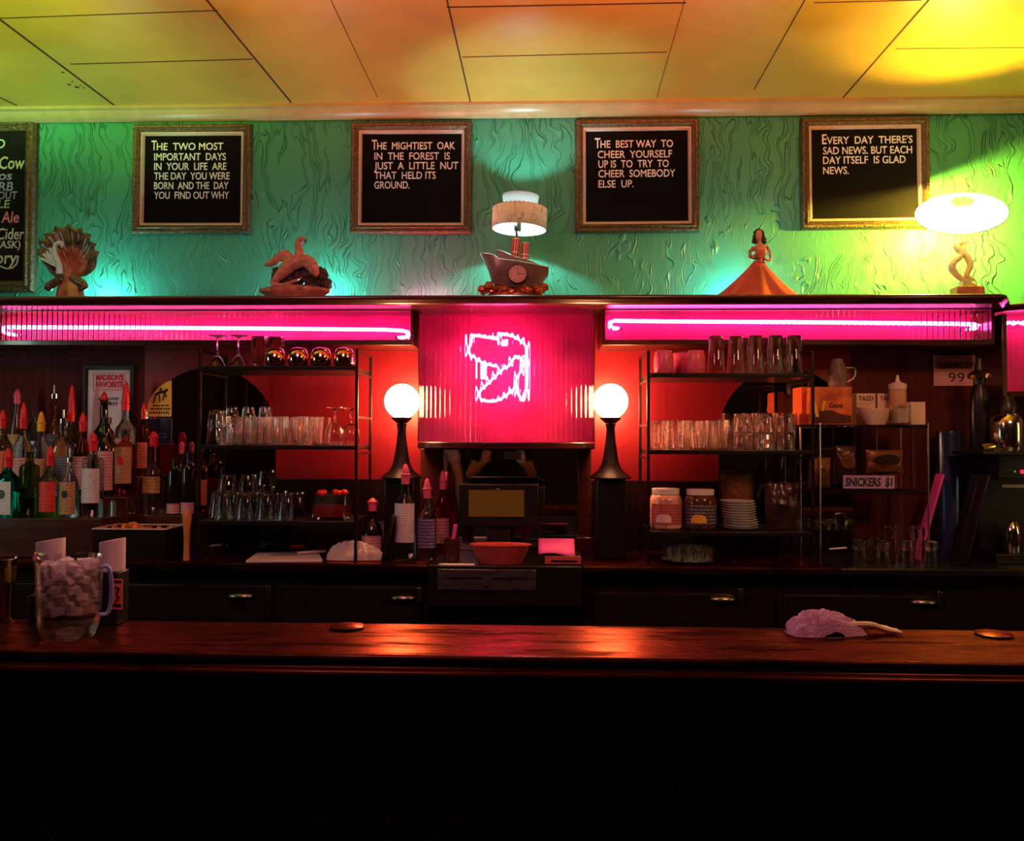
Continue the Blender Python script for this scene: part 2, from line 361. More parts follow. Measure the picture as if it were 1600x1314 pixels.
def text_mb(txt, height, width=None, ext=.0012, off=0, cap=None, mb=None, loc=(0, 0, 0), shear=0, align='LEFT', rot=0):
    """text standing in XZ facing -Y, baseline-left at loc; height = cap height; width scales to fit; cap = taller first letter"""
    mb = mb or MB()
    def one(t, h, wd, x0):
        cu = bpy.data.curves.new('t', 'FONT'); cu.body = t; cu.extrude = ext; cu.offset = off; cu.resolution_u = 3; cu.shear = shear
        o = bpy.data.objects.new('t', cu); COL.objects.link(o)
        bpy.context.view_layer.update()
        me = bpy.data.meshes.new_from_object(o.evaluated_get(bpy.context.evaluated_depsgraph_get()))
        xs = [v.co.x for v in me.vertices]; mn, mx = min(xs), max(xs)
        k = h / .70
        sx = (wd / (mx - mn)) if wd else k
        pts = [((v.co.x - mn) * sx + x0, v.co.z * 1.0, v.co.y * k) for v in me.vertices]
        pts = [(p[0] * cos(rot) - p[2] * sin(rot) + loc[0], p[1] + loc[1], p[0] * sin(rot) + p[2] * cos(rot) + loc[2]) for p in pts]
        mb._add(pts, [tuple(p.vertices) for p in me.polygons])
        bpy.data.objects.remove(o); bpy.data.curves.remove(cu); bpy.data.meshes.remove(me)
        return (mx - mn) * sx
    if cap:
        w0 = one(txt[0], height * cap, (height * .75 if txt[0] == 'T' else height * .62), -height * .12)
        one(txt[1:], height, (width - w0) if width else None, w0 * .92 - height * .05)
    else: one(txt, height, width, 0)
    return mb

# ------------------------------------------------------------------ room shell
YW = 3.48                       # green wall
ZC = Z(158, YW - .085)               # ceiling
YP = 3.44                       # face of the panel below the ledge
XL, XR, YB = -3.1, 2.9, -2.6
ZF = .10                        # floor
struct('wall_back', MB().bb(XL, XR, YW, YW + .12, 0, ZC + .1), 'wall')
struct('wall_left', MB().bb(XL - .1, XL, YB, YW + .1, 0, ZC + .1), 'darkroom')
struct('wall_right', MB().bb(XR, XR + .1, YB, YW + .1, 0, ZC + .1), 'darkroom')
struct('wall_front', MB().bb(XL, XR, YB - .1, YB, 0, ZC + .1), 'darkroom')
struct('floor', MB().bb(XL, XR, YB, YW + .1, ZF - .1, ZF), 'floor')
ceil = struct('ceiling', MB().bb(XL, XR, YB, YW + .1, ZC, ZC + .1), 'ceiling')
mb = MB()
SEG = [((-120, -60), (178, 164), 5), ((320, -4), (455, 160), 4), ((515, -4), (590, 152), 1.2), ((697, -6), (735, 159), 3), ((1070, 0), (1026, 152), 1.2),
       ((1262, -8), (1178, 140), 2), ((1458, -8), (1314, 156), 3.5), ((-20, 29), (340, 16), 2.2), ((110, 100), (395, 92), 3), ((698, 11), (1072, 4), 3.5),
       ((722, 89), (1042, 81), 2), ((-5, 150), (27, 165), 4), ((1272, 4), (1440, 0), 1.5), ((1400, 76), (1600, 74), 1.2)]
for a, b, wd in SEG:
    p, q = PZ(*a, ZC), PZ(*b, ZC); d = (q - p); t = Vector((-d.y, d.x, 0)).normalized() * wd * .0009
    mb._add([p + t + Vector((0, 0, -.0015)), p - t + Vector((0, 0, -.0015)), q - t + Vector((0, 0, -.0015)), q + t + Vector((0, 0, -.0015)),
             p + t, p - t, q - t, q + t], [(0, 1, 2, 3), (0, 4, 5, 1), (2, 6, 7, 3), (1, 5, 6, 2), (3, 7, 4, 0)])
for (a, b, r) in ((98, 113, 2.0), (108, 132, 2.6), (113, 127, 1.5), (120, 136, 3.0), (131, 137, 1.6), (126, 133, 1.2)):
    p = PZ(a, b, ZC); mb.blob((p.x, p.y, p.z - .0005), (r * .004, r * .003, .001), 1, .5, 2, a)
s = finish('seam', mb, 'seam', ceil); s['kind'] = 'structure'
# crown moulding
zb = Z(180, YW)
prof = [(0, ZC), (.085, ZC), (.085, ZC - .012), (.07, ZC - .016), (.06, ZC - .03), (.04, ZC - .042), (.022, ZC - .047), (.022, zb + .006), (.012, zb), (0, zb)]
struct('trim_1', MB().sweep(prof, [(XL, YW), (XR, YW)]), 'crown')

# ------------------------------------------------------------------ framed boards on the wall
def frame_board(x0, x1, y0, y1, label, Y=YW - .02, lip=True, board='felt', tilt=0, name='letter_board', cat='letter board', border=13):
    a, b = P(x0, y1, Y), P(x1, y0, Y); cx, cz = (a.x + b.x) / 2, (a.z + b.z) / 2; wd, h = (b.x - a.x), (b.z - a.z)
    t = thing(name, label, cat, (cx, YW - .001, cz), group='framed boards on the green wall', rot=(0, tilt, 0))
    bw = S(border, Y); mb = MB()
    pr = [(0, 0), (0, -.018), (.2, -.030), (.45, -.026), (.62, -.034), (.85, -.026), (1, -.018), (1, 0)]
    rs = []
    for (sx, sz) in ((-1, -1), (1, -1), (1, 1), (-1, 1)):
        rs.append([(sx * (wd / 2 - bw * u), y, sz * (h / 2 - bw * u)) for u, y in pr])
    mb.rings(rs, loop=True)
    # beading and leaf ornament along the moulding
    for k in range(4):
        L = wd if k % 2 == 0 else h; n = int(L / .0135)
        for i in range(n):
            u = -L / 2 + bw * .5 + (L - bw) * (i + .5) / n
            for q, rr in ((.16, .0036), (.66, .0042)):
                s_ = bw * q
                c = ((u, -.029, (h / 2 - s_) * (1 if k == 0 else -1)) if k % 2 == 0 else ((wd / 2 - s_) * (1 if k == 1 else -1), -.029, u))
                if q > .5 and i % 2: continue
                mb.blob(c, (rr * (1.6 if k % 2 == 0 and q > .5 else 1), rr, rr * (1.6 if k % 2 and q > .5 else 1)), 1)
    finish('frame', mb, 'gilt', t)
    iw, ih = wd / 2 - bw, h / 2 - bw
    if lip:
        lw = S(4.5, Y); rs = []
        for (sx, sz) in ((-1, -1), (1, -1), (1, 1), (-1, 1)):
            rs.append([(sx * (iw - lw * u), y, sz * (ih - lw * u)) for u, y in ((-.05, -.002), (-.05, -.021), (.5, -.020), (1, -.012), (1, -.002))])
        finish('frame_lip', MB().rings(rs, loop=True), 'lip', t)
    finish('board', MB().bb(-iw, iw, -.009, -.002, -ih, ih), board, t)
    return t, cx, cz
BOARDS = [
    ((206, 393, 193, 365), 'gilt framed black letter board about the two most important days', 0.004,
     [('THE  TWO MOST', 238, 350, 235), ('IMPORTANT  DAYS', 241, 353, 251), ('IN  YOUR  LIFE  ARE', 241, 354, 266), ('THE DAY  YOU WERE', 241, 359, 281), ('BORN  AND THE  DAY', 241, 357, 296), ('YOU  FIND OUT WHY', 241, 358, 311)]),
    ((547, 738, 190, 365), 'gilt framed black letter board about the mightiest oak in the forest', 0.004,
     [('THE  MIGHTIEST  OAK', 582, 712, 234), ('IN  THE  FOREST  IS', 585, 703, 250), ('JUST  A  LITTLE  NUT', 585, 716, 265), ('THAT  HELD ITS', 585, 681, 280), ('GROUND.', 585, 640, 295)]),
    ((898, 1093, 185, 363), 'gilt framed black letter board on the best way to cheer yourself up', -.004,
     [('THE  BEST WAY  TO', 931, 1053, 231), ('CHEER  YOURSELF', 934, 1050, 247), ('UP IS  TO  TRY  TO', 935, 1045, 262), ('CHEER  SOMEBODY', 935, 1055, 277), ('ELSE  UP.', 935, 990, 293)]),
    ((1252, 1452, 182, 358), 'gilt framed black letter board about sad and glad news, half lit yellow', -.006,
     [("EVERY  DAY  THERE'S", 1286, 1427, 225), ('SAD NEWS. BUT EACH', 1286, 1425, 241), ('DAY ITSELF  IS GLAD', 1286, 1415, 256), ('NEWS.', 1286, 1326, 272)]),
]
for (x0, x1, y0, y1), lab, tl, lines in BOARDS:
    t, cx, cz = frame_board(x0, x1, y0, y1, lab, tilt=tl)
    mb = MB()
    for i, (tx, a, b, yb) in enumerate(lines):
        p = P(a, yb, YW - .01); q = P(b, yb, YW - .01)
        text_mb(tx, S(11.5, YW - .01), q.x - p.x, .0008, cap=1.35 if i == 0 else None, mb=mb, loc=(p.x - cx, -.0105, p.z - cz), off=.008)
    finish('lettering', mb, 'letter', t)
# chalkboard at the far left
t, cx, cz = frame_board(-190, 57, 187, 457, 'tall chalkboard menu in a gilt frame, cut off at the left edge', lip=False, board='slate', name='chalkboard', cat='chalkboard', border=18)
chalk = dict(w=M('white_chalk', (.55, .62, .55), .9, nz=.4, ns=200), y=M('yellow_chalk', (.55, .55, .30), .9, nz=.4, ns=200), v=M('violet_chalk', (.36, .34, .62), .9, nz=.4, ns=200),
             g=M('green_chalk', (.35, .60, .40), .9, nz=.4, ns=200), p=M('pink_chalk', (.75, .22, .35), .9, nz=.4, ns=200))
for tx, c, x1, yb, h, wd in (('D', 'w', 9, 232, 15, 14), ('Cow', 'y', 41, 264, 20, 42), ('os', 'v', 20, 281, 14, 22), ('RB', 'v', 22, 298, 14, 24), ('OUT', 'v', 29, 311, 12, 32), ('LE', 'g', 17, 325, 13, 20),
                             ('n Ale', 'p', 32, 348, 18, 44), ('Cider', 'w', 40, 374, 18, 44), ('(ASK)', 'w', 34, 388, 12, 38), ('ory', 'w', 29, 412, 20, 36)):
    p = P(x1 - wd, yb, YW - .01)
    finish('chalk_writing', text_mb(tx, S(h, YW - .01), S(wd, YW - .01), .0004, off=.012, shear=.12, loc=(p.x - cx, -.0105, p.z - cz)), chalk[c], t)
p = [P(29, 400, YW - .01), P(27, 412, YW - .01), P(20, 419, YW - .01), P(10, 420, YW - .01), P(-4, 414, YW - .01)]
finish('chalk_writing', MB().tube([(q.x - cx, -.0105, q.z - cz) for q in p], .0035, 6), chalk['w'], t)

# ------------------------------------------------------------------ back bar: canopy, light boxes, panels
YF = 3.24                       # front plane of the side light boxes
YLF = 3.04                      # front edge of the ledge
zL = Z(462, YLF, 700)           # top of the ledge
XC0, XC1 = X(654, YF), X(928, YF); XCc = (XC0 + XC1) / 2; HW = (XC1 - XC0) / 2
BUL = .105
def bulge(x, extra=0):
    u = (x - XCc) / (HW + extra); return YF - (BUL + extra) * max(0, 1 - u * u) ** .75 if abs(u) < 1 else YF
XE = X(1560, 3.16)
XE = X(1560, 3.08)
zt = zL; zu = zt - .021; zbx = min(Z(479, YF), zu)
led = thing('display_ledge', 'long dark wooden ledge carrying the figurines and lamps above the light boxes', 'ledge', (0, 0, 0))
x2 = X(1566, YF)
m = MB(); tp = [(XL + .001, YLF + .01), (XE - .006, YLF + .01), (x2 - .004, YF - .04), (x2 - .004, YW - .002), (XL + .001, YW - .002)]
m._add([(a, b, z) for z in (zu, zt - .0002) for a, b in tp], [(4, 3, 2, 1, 0), (5, 6, 7, 8, 9)] + [(k, (k + 1) % 5, 5 + (k + 1) % 5, 5 + k) for k in range(5)])
finish('top_board', m, 'mahog', led)
pr2 = [(-.012, zt), (.010, zt), (.016, zt - .004), (.017, zt - .011), (.013, zt - .017), (.005, zt - .020), (.001, zt - .026), (-.012, zt - .030), (-.03, zt - .031), (-.03, zu - .0005), (-.012, zu - .0005)]
finish('moulding', MB().sweep(pr2, [(XL, YLF), (XE - .01, YLF), (XE, YLF + .010), (x2 - .004, YF - .035)]), 'mahog', led, sharp=50)

finish('added_glow_tube', MB().tube([(X(625, YW - .05), YW - .05, zt + .014), (X(715, YW - .05), YW - .05, zt + .014)], .006, 8), emit_mat('added_pink_glow', (1, .07, .20), 300), led)  # unseen tube added behind the ledge to throw pink light on the wall
zB0 = Z(531, YF); zB1 = zbx      # side boxes glass
zC0 = Z(691, 3.10, 790)          # centre box bottom
def flute_panel(path, z0, z1, name, parent, pitch=.021, amp=.0018):
    """vertical flutes along a path (XY)"""
    P_ = [Vector(p) for p in path]; L = [0]
    for a, b in zip(P_, P_[1:]): L.append(L[-1] + (b - a).length)
    n = int(L[-1] / pitch) * 6; pts = []; k = 0
    for i in range(n + 1):
        s_ = L[-1] * i / n
        while k < len(L) - 2 and L[k + 1] < s_: k += 1
        u = (s_ - L[k]) / (L[k + 1] - L[k]); c = P_[k].lerp(P_[k + 1], u); t_ = (P_[k + 1] - P_[k]).normalized(); o = Vector((t_.y, -t_.x))
        pts.append(c + o * (amp * (abs(sin(pi * s_ / pitch)) * 2 - 1)))
    mb = MB(); rs = [[(p.x, p.y, z0) for p in pts], [(p.x, p.y, z1) for p in pts]]
    mb.rings(rs, closed=False)
    return finish(name, mb, 'flute', parent, sharp=80)
# --- side boxes
def side_box(x0, x1, label):
    t = thing('neon_light_box', label, 'light box', (0, 0, 0), group='fluted neon light boxes of the back bar')
    mb = MB(); fz0, fz1 = zB0 - .022, zB1
    mb.bb(x0 - .012, x1 + .012, YF - .008, YP - .001, fz0, zB0); finish('bottom_board', mb, 'mahog', t, bevel=.003)
    for a in (x0 - .012, x1): finish('end_board', MB().bb(a, a + .012, YF - .008, YP - .002, zB0 + .0002, zu - .0008), 'mahog', t)
    finish('top_rail', MB().bb(x0, x1, YF - .008, YF + .01, zB1 - .004, zu - .0008), 'mahog', t)
    finish('back_panel', MB().bb(x0, x1, YF + .125, YF + .135, zB0, zB1), 'pinkback', t)
    flute_panel([(x0, YF + .004), (x1, YF + .004)], zB0, zB1, 'fluted_panel', t)
    return t
xl1 = X(641, YF); xr0, xr1 = X(945, YF), X(1549, YF)
side_box(X(-300, YF), xl1, 'long pink lit light box above the left bottles and rack')
side_box(xr0, xr1, 'long pink lit light box above the right rack and capacity sign')
def neon_strip(pts, Y, label, r=.0062):
    t = thing('neon_tube', label, 'neon tube', (0, 0, 0), group='straight neon tubes')
    q = [P(a, b, Y) for a, b in pts]
    finish('glowing_tube', MB().tube(q, r, 8), 'neonlong', t)
    m = MB()
    for e in (q[0], q[-1]): m.lathe([(.008, -.004), (.009, 0), (.009, .02), (.006, .024)], 10, mat=Matrix.Translation(e) @ Matrix.Rotation(-pi / 2, 4, 'X'))
    for k in range(5):
        c = q[1].lerp(q[-3 if len(q) > 4 else -2], (k + .5) / 5)
    finish('electrode', m, 'blackp', t)
    return t
neon_strip([(22, 522), (9, 521), (3, 517), (4, 512), (12, 510.5), (200, 511), (400, 512.5), (600, 514.5), (628, 516), (636, 518), (638.5, 522), (634, 526.5), (621, 527)], YF + .07, 'pink white neon tube hooked at both ends in the left light box')
neon_strip([(968, 513), (958, 512), (953, 508), (954, 503), (961, 500.5), (1030, 501.5), (1300, 503), (1490, 505), (1522, 506), (1530, 508.5), (1527, 512.5), (1516, 513)], YF + .07, 'pink white neon tube hooked at both ends in the right light box')
# --- centre box
t = thing('neon_light_box', 'large bowed fluted light box with the pink neon outline figure', 'light box', (0, 0, 0), group='fluted neon light boxes of the back bar')
arc = [(XCc + HW * sin(a), bulge(XCc + HW * sin(a))) for a in [(-pi / 2) + pi * i / 60 for i in range(61)]]
arc_o = [(XCc + (HW + .004) * sin(a), bulge(XCc + (HW + .004) * sin(a), .004)) for a in [(-pi / 2) + pi * i / 28 for i in range(29)]]
flute_panel([(x, y + .004) for x, y in arc], zC0, zbx, 'fluted_panel', t, pitch=.021, amp=.0021)
for a in (XC0 - .004, XC1 + .0005): finish('end_board', MB().bb(a, a + .0035, YF + .002, YP - .003, zC0 + .0005, zu - .0008), 'mahog', t)
m = MB(); pl = arc_o + [(XC1 + .004, YP - .002), (XC0 - .004, YP - .002)]; n = len(pl)
m._add([(a, b, z) for z in (zC0 - .026, zC0) for a, b in pl], [tuple(range(n - 1, -1, -1)), tuple(range(n, 2 * n))] + [(i, (i + 1) % n, n + (i + 1) % n, n + i) for i in range(n)])
finish('bottom_board', m, 'mahog', t, bevel=.004)
finish('back_panel', MB().bb(XC0, XC1, YF + .165, YF + .175, zC0, zbx), 'pinkback', t)
sign = thing('neon_sign', 'pink neon line figure glowing behind the bowed fluted panel', 'neon sign', (0, 0, 0))
NS = [[(640, 250), (500, 225), (325, 208), (297, 300), (268, 380), (290, 450), (345, 480), (400, 525), (500, 565), (640, 600)],
      [(640, 250), (655, 192), (720, 190), (810, 205), (880, 235), (960, 290), (1000, 350), (1015, 480), (1020, 700), (1008, 920)],
      [(445, 560), (440, 760)], [(485, 590), (478, 765)],
      [(790, 585), (720, 620), (640, 690), (560, 770), (470, 855), (405, 930), (425, 1015), (520, 1045), (640, 1030), (740, 970), (845, 880), (868, 780), (935, 650), (970, 560), (940, 490), (885, 475), (830, 510), (790, 585)],
      [(865, 865), (905, 960), (965, 1035), (992, 960), (985, 900)],
      [(705, 265), (692, 300), (705, 325), (718, 300), (705, 265)], [(742, 265), (730, 300), (742, 325), (755, 300), (742, 265)]]
def smooth(pts, k=4):
    out = []
    for i in range(len(pts) - 1):
        p0, p1, p2, p3 = [Vector(pts[max(0, min(len(pts) - 1, i + d))]) for d in (-1, 0, 1, 2)]
        for j in range(k):
            u = j / k; out.append(.5 * ((2 * p1) + (p2 - p0) * u + (2 * p0 - 5 * p1 + 4 * p2 - p3) * u * u + (3 * p1 - p0 - 3 * p2 + p3) * u ** 3))
    return out + [Vector(pts[-1])]
for st in NS:
    q = [P(700 + v.x / 8.2125, 500 + v.y / 8.2125, YF + .075) for v in smooth(st)]
    finish('neon_tube', MB().tube(q, .0048, 8), 'neon', sign)
mb = MB()
for a, b in ((325, 208), (1015, 600), (440, 1030), (300, 440), (870, 860)):
    q = P(700 + a / 8.2125, 500 + b / 8.2125, YF + .075); mb.tube([q, q + Vector((0, .086, 0))], .002, 6)
finish('standoff', mb, 'glass', sign)
# --- second bowed box at the right edge
x2 = X(1566, YF); HW2 = HW; c2 = x2 + .02 + HW2
t = thing('neon_light_box', 'second bowed fluted light box cut off by the right edge', 'light box', (0, 0, 0), group='fluted neon light boxes of the back bar')
arc2 = [(c2 + HW2 * sin(a), YF - BUL * cos(a) ** 1.5) for a in [(-pi / 2) + pi * i / 60 * .999 for i in range(61)]]
zD0 = Z(612, YF, 1580)
flute_panel([(x, y + .004) for x, y in arc2], zD0, zbx - .01, 'fluted_panel', t, pitch=.021, amp=.0021)
finish('back_panel', MB().bb(x2 + .02, c2 + HW2, YF + .165, YF + .175, zD0, zbx), 'pinkback', t)
mb = MB(); mb.bb(x2, x2 + .02, YF - .004, YP - .003, zD0 - .02, zu - .02); finish('end_board', mb, 'mahog', t, bevel=.003)
pr3 = [(-.03, zt - .012), (.040, zt - .012), (.046, zt - .016), (.046, zt - .024), (.036, zt - .028), (.03, zt - .036), (.008, zbx - .006), (.008, zbx - .012), (-.03, zbx - .012)]
finish('moulding', MB().sweep(pr3, [(c2 + (HW2 + .02) * sin(a), YF - (BUL + .02) * cos(a) ** 1.5) for a in [(-pi / 2) + pi * i / 28 * .99 for i in range(29)]]), 'mahog', t, sharp=50)
m = MB(); m._add([(a, b, z) for z in (zD0 - .02, zD0) for a, b in arc2[::4] + [(c2 + HW2, YP - .003), (c2 - HW2, YP - .003)]], [tuple(range(17, -1, -1)), tuple(range(18, 36))] + [(i, (i + 1) % 18, 18 + (i + 1) % 18, 18 + i) for i in range(18)])
finish('bottom_board', m, 'mahog', t)
finish('top_board', MB().bb(x2 + .001, c2 + HW2, YF - .01, YP - .003, zt - .03, zt - .012), 'mahog', t)
finish('glowing_tube', MB().tube([(c2 - HW2 + .03 + .02 * i, YF + .08, zbx - .05 + (.01 if i % 2 else 0)) for i in range(16)], .005, 8), 'neonlong', t)

# --- wood panels behind the shelves, with arched mirrors
zC = Z(883, 3.0, 700)
bw_ = thing('back_bar_panel', 'red stained wooden back panel of the bar lit by the globes', 'wood panel', (0, 0, 0))
finish('panel_board', MB().bb(X(225, YP), X(1330, YP), YP, YP + .03, Z(750, YP), zu - .001), 'panel', bw_)
finish('lower_board', MB().bb(X(225, YP), X(1330, YP), YP, YP + .03, zC + .0005, Z(750, YP) - .0005), 'ebony', bw_)  # back panel is near-black below this height
finish('outer_panel', MB().bb(XL + .001, X(225, YP) - .0005, YP, YP + .03, zC + .0005, zu - .001), 'panel_dim', bw_)
finish('outer_panel', MB().bb(X(1330, YP) + .0005, XR - .001, YP, YP + .03, zC + .0005, zu - .001), 'panel_dim', bw_)
def arch(x0, x1, ztop, zbot, label):
    t = thing('arched_mirror', label, 'mirror', (0, 0, 0), group='arched mirrors of the back bar')
    a, b = X(x0, YP), X(x1, YP); c, r = (a + b) / 2, (b - a) / 2; z1 = Z(ztop, YP, 800); z0 = Z(zbot, YP, 800)
    o = [(a, z0), (b, z0)] + [(c + r * cos(k * pi / 24), z1 - r + r * sin(k * pi / 24)) for k in range(25)]
    finish('mirror_glass', MB().prism(o, YP - .006, YP - .0005), 'mirror', t)
    return t
arch(222, 432, 575, 815, 'arched dark mirror behind the left glass rack')
arch(1122, 1332, 575, 825, 'arched dark mirror behind the right glass rack')
t = thing('wall_mirror', 'wide dark mirror below the bowed light box reflecting two people', 'mirror', (0, 0, 0))
finish('mirror_glass', MB().bb(X(688, YP), X(902, YP), YP - .007, YP - .0005, Z(860, YP), Z(703, YP)), 'mirror', t)
# dark pilasters flanking the mirror
t = thing('pilaster', 'dark wooden pilaster left of the register mirror', 'pilaster', (0, 0, 0), group='pilasters beside the mirror')
mb = MB(); mb.bb(X(657, 3.38), X(689, 3.38), 3.38, YP - .008, zC + .0005, zC0 - .027); mb.bb(X(655, 3.38), X(691, 3.38), 3.37, YP - .008, zC + .0005, zC + .06)
finish('post', mb, 'mahog', t, bevel=.004)
t = thing('pilaster', 'dark wooden pilaster right of the register mirror', 'pilaster', (0, 0, 0), group='pilasters beside the mirror')
mb = MB(); mb.bb(X(903, 3.38), X(924, 3.38), 3.38, YP - .008, zC + .0005, zC0 - .027); mb.bb(X(901, 3.38), X(926, 3.38), 3.37, YP - .008, zC + .0005, zC + .06)
finish('post', mb, 'mahog', t, bevel=.004)

# ------------------------------------------------------------------ globe lamps
def globe_lamp(px, label):
    Y = 3.225; c = P(px, 627, Y); r = S(27, Y)
    t = thing('globe_lamp', label, 'lamp', (c.x, Y, zC + .0003), group='globe lamps beside the bowed light box')
    hz = c.z - zC; hp = P(px, 748, Y).z - zC
    m = MB(); m.lathe([(r * sin(pi * k / 24), hz - r * cos(pi * k / 24)) for k in range(3, 25)], 32)
    finish('globe', m, 'globe', t)
    m = MB(); m.lathe([(0.001, hz - r * 1.30), (r * .30, hz - r * 1.28), (r * .60, hz - r * 1.02), (r * .62, hz - r * .94), (r * .45, hz - r * .92)], 24)
    finish('globe_holder', m, 'mahog', t)
    m = MB(); m.lathe([(.078, hp), (.079, hp + .006), (.068, hp + .016), (.046, hp + .034), (.033, hp + .06), (.026, hp + .10), (.019, hp + .15), (.016, hp + .19), (.020, hz - r * 1.3)], 24)
    finish('stem', m, 'ebony', t)
    finish('pedestal', MB().bb(-.058, .058, -.05, .08, 0, hp - .0005), 'black', t, bevel=.006)
globe_lamp(628, 'glowing white globe lamp on a dark post left of the bowed box')
globe_lamp(954, 'glowing white globe lamp on a dark post right of the bowed box')

# ------------------------------------------------------------------ counters
xn0, xn1 = X(668, 3.0), X(912, 3.0); xce = X(1312, 3.0)
def worktop(x0, x1, label):
    m = MB(); pr = [(-(YP - .001 - 3.0), zC - .03), (-(YP - .001 - 3.0), zC), (-.006, zC), (0, zC - .005), (0, zC - .022), (-.008, zC - .03)]
    tag(finish('worktop', m.sweep(pr, [(x0, 3.0), (x1, 3.0)]), 'bartop'), label, 'counter', 'back counter tops')
worktop(XL, xn0, 'dark wooden back counter top left of the register')
worktop(xn1, xce, 'dark wooden back counter top right of the register')
worktop(xce + .004, XR, 'black end of the back counter under the coffee brewer')
bpy.data.objects['worktop.002'].data.materials[0] = MT['black']
cab = thing('back_counter_cabinet', 'dark wooden drawer cabinet under the back counter', 'cabinet', (0, 0, 0))
m = MB(); m.bb(XL, xn0 - .004, 3.06, YP - .002, ZF, zC - .031); m.bb(xn1 + .004, XR - .002, 3.06, YP - .002, ZF, zC - .031); m.bb(xn0 - .004, xn1 + .004, 3.1, YP - .002, ZF, zC - .15)
finish('carcass', m, 'ebony', cab)
def pull(px, py, par):
    q = P(px, py, 3.03); m = MB()
    def fn(u, v):
        a = pi * u; b = pi / 2 * v
        return (q.x + .046 * cos(a), 3.040 - .026 * sin(a) * cos(b) - .001, q.z + .004 + .020 * sin(b) * (.35 + .65 * sin(a)))
    m.grid(fn, 20, 8); m.bb(q.x - .05, q.x + .05, 3.0385, 3.0405, q.z - .002, q.z + .028)
    return finish('cup_pull', m, 'pewter', par, solid=.0015)
DR = [(195, 425, 375, 935), (430, 660, 630, 938), (930, 1160, 1130, 940), (1215, 1470, 1445, 945)]
for i, (a, b, hx, hy) in enumerate(DR):
    x0, x1 = X(a, 3.04), X(b, 3.04); z1 = Z(918 if i < 2 else 924, 3.04); z0 = z1 - .20
    m = MB(); m.bb(x0, x1, 3.041, 3.061, z0, z1); m.bb(x0 + .02, x1 - .02, 3.036, 3.043, z0 + .02, z1 - .004)
    d = finish('drawer', m, 'ebony', cab, bevel=.003)
    pull(hx, hy, d)
    q = P(b - 4, hy - 10, 3.04); m = MB(); m.box((q.x, 3.03, q.z), (.016, .014, .055)); m.lathe([(.005, 0), (.005, .02)], 8, mat=Matrix.Translation((q.x, 3.03, q.z + .024)) @ Matrix.Rotation(pi / 2, 4, 'X'))
    finish('latch', m, 'pewter', d, bevel=.002)
for a, b in ((-260, -60), (-50, 190)):
    x0, x1 = X(a, 3.04), X(b, 3.04); z1 = Z(918, 3.04)
    finish('drawer', MB().bb(x0, x1, 3.038, 3.061, z1 - .2, z1), 'ebony', cab, bevel=.004)

# ------------------------------------------------------------------ front bar
zT = 1.16; YF1, YF0 = .42 * F / 290, .42 * F / 338; YFP = YF0 + .03
bar = thing('front_bar', 'long varnished wooden bar with rounded rail and studded black leather front', 'bar counter', (0, 0, 0))
finish('bar_top', MB().sweep([(-(YF1 - YF0), zT - .035), (-(YF1 - YF0), zT - .003), (-(YF1 - YF0) + .003, zT), (0, zT), (0, zT - .035)], [(XL, YF0), (XR, YF0)]), 'bartop', bar)
rp = [(a * .82, zT + b * .82) for a, b in [(0, -.004), (.004, .001), (.010, .002), (.016, -.001), (.019, -.008), (.016, -.016), (.014, -.022), (.018, -.027), (.026, -.029), (.034, -.032), (.038, -.038), (.037, -.044), (.030, -.049), (.010, -.050), (-.03, -.050), (-.03, -.030), (0, -.030)]]
finish('bar_rail', MB().sweep(rp, [(XL, YF0), (XR, YF0)]), 'barrail', bar, sharp=60)
finish('front_panel', MB().bb(XL, XR, YFP, YFP + .08, ZF, zT - .036), 'leather', bar, bevel=.01)
finish('panel_bead', MB().tube([(XL, YFP - .004, Z(1176, YFP)), (XR, YFP - .004, Z(1176, YFP))], .007, 10), 'leather', bar)
for k in range(-1, 4):
    c = 156 + 447 * k
    for (a, b) in (((-175, 1205), (-70, 1315)), ((2, 1210), (2, 1315)), ((150, 1235), (68, 1315))):
        n = int(math.hypot(b[0] - a[0], b[1] - a[1]) / 7); m = MB()
        for i in range(n + 1):
            u = i / n; q = P(c + a[0] + (b[0] - a[0]) * u, a[1] + (b[1] - a[1]) * u, YFP); m.blob((q.x, YFP - .0015, q.z), (.0016, .0012, .0016), 1)
        finish('stud_row', m, 'brass', bar)
finish('back_panel', MB().bb(XL, XR, YF1 - .03, YF1 - .008, ZF, zT - .036), 'black', bar)

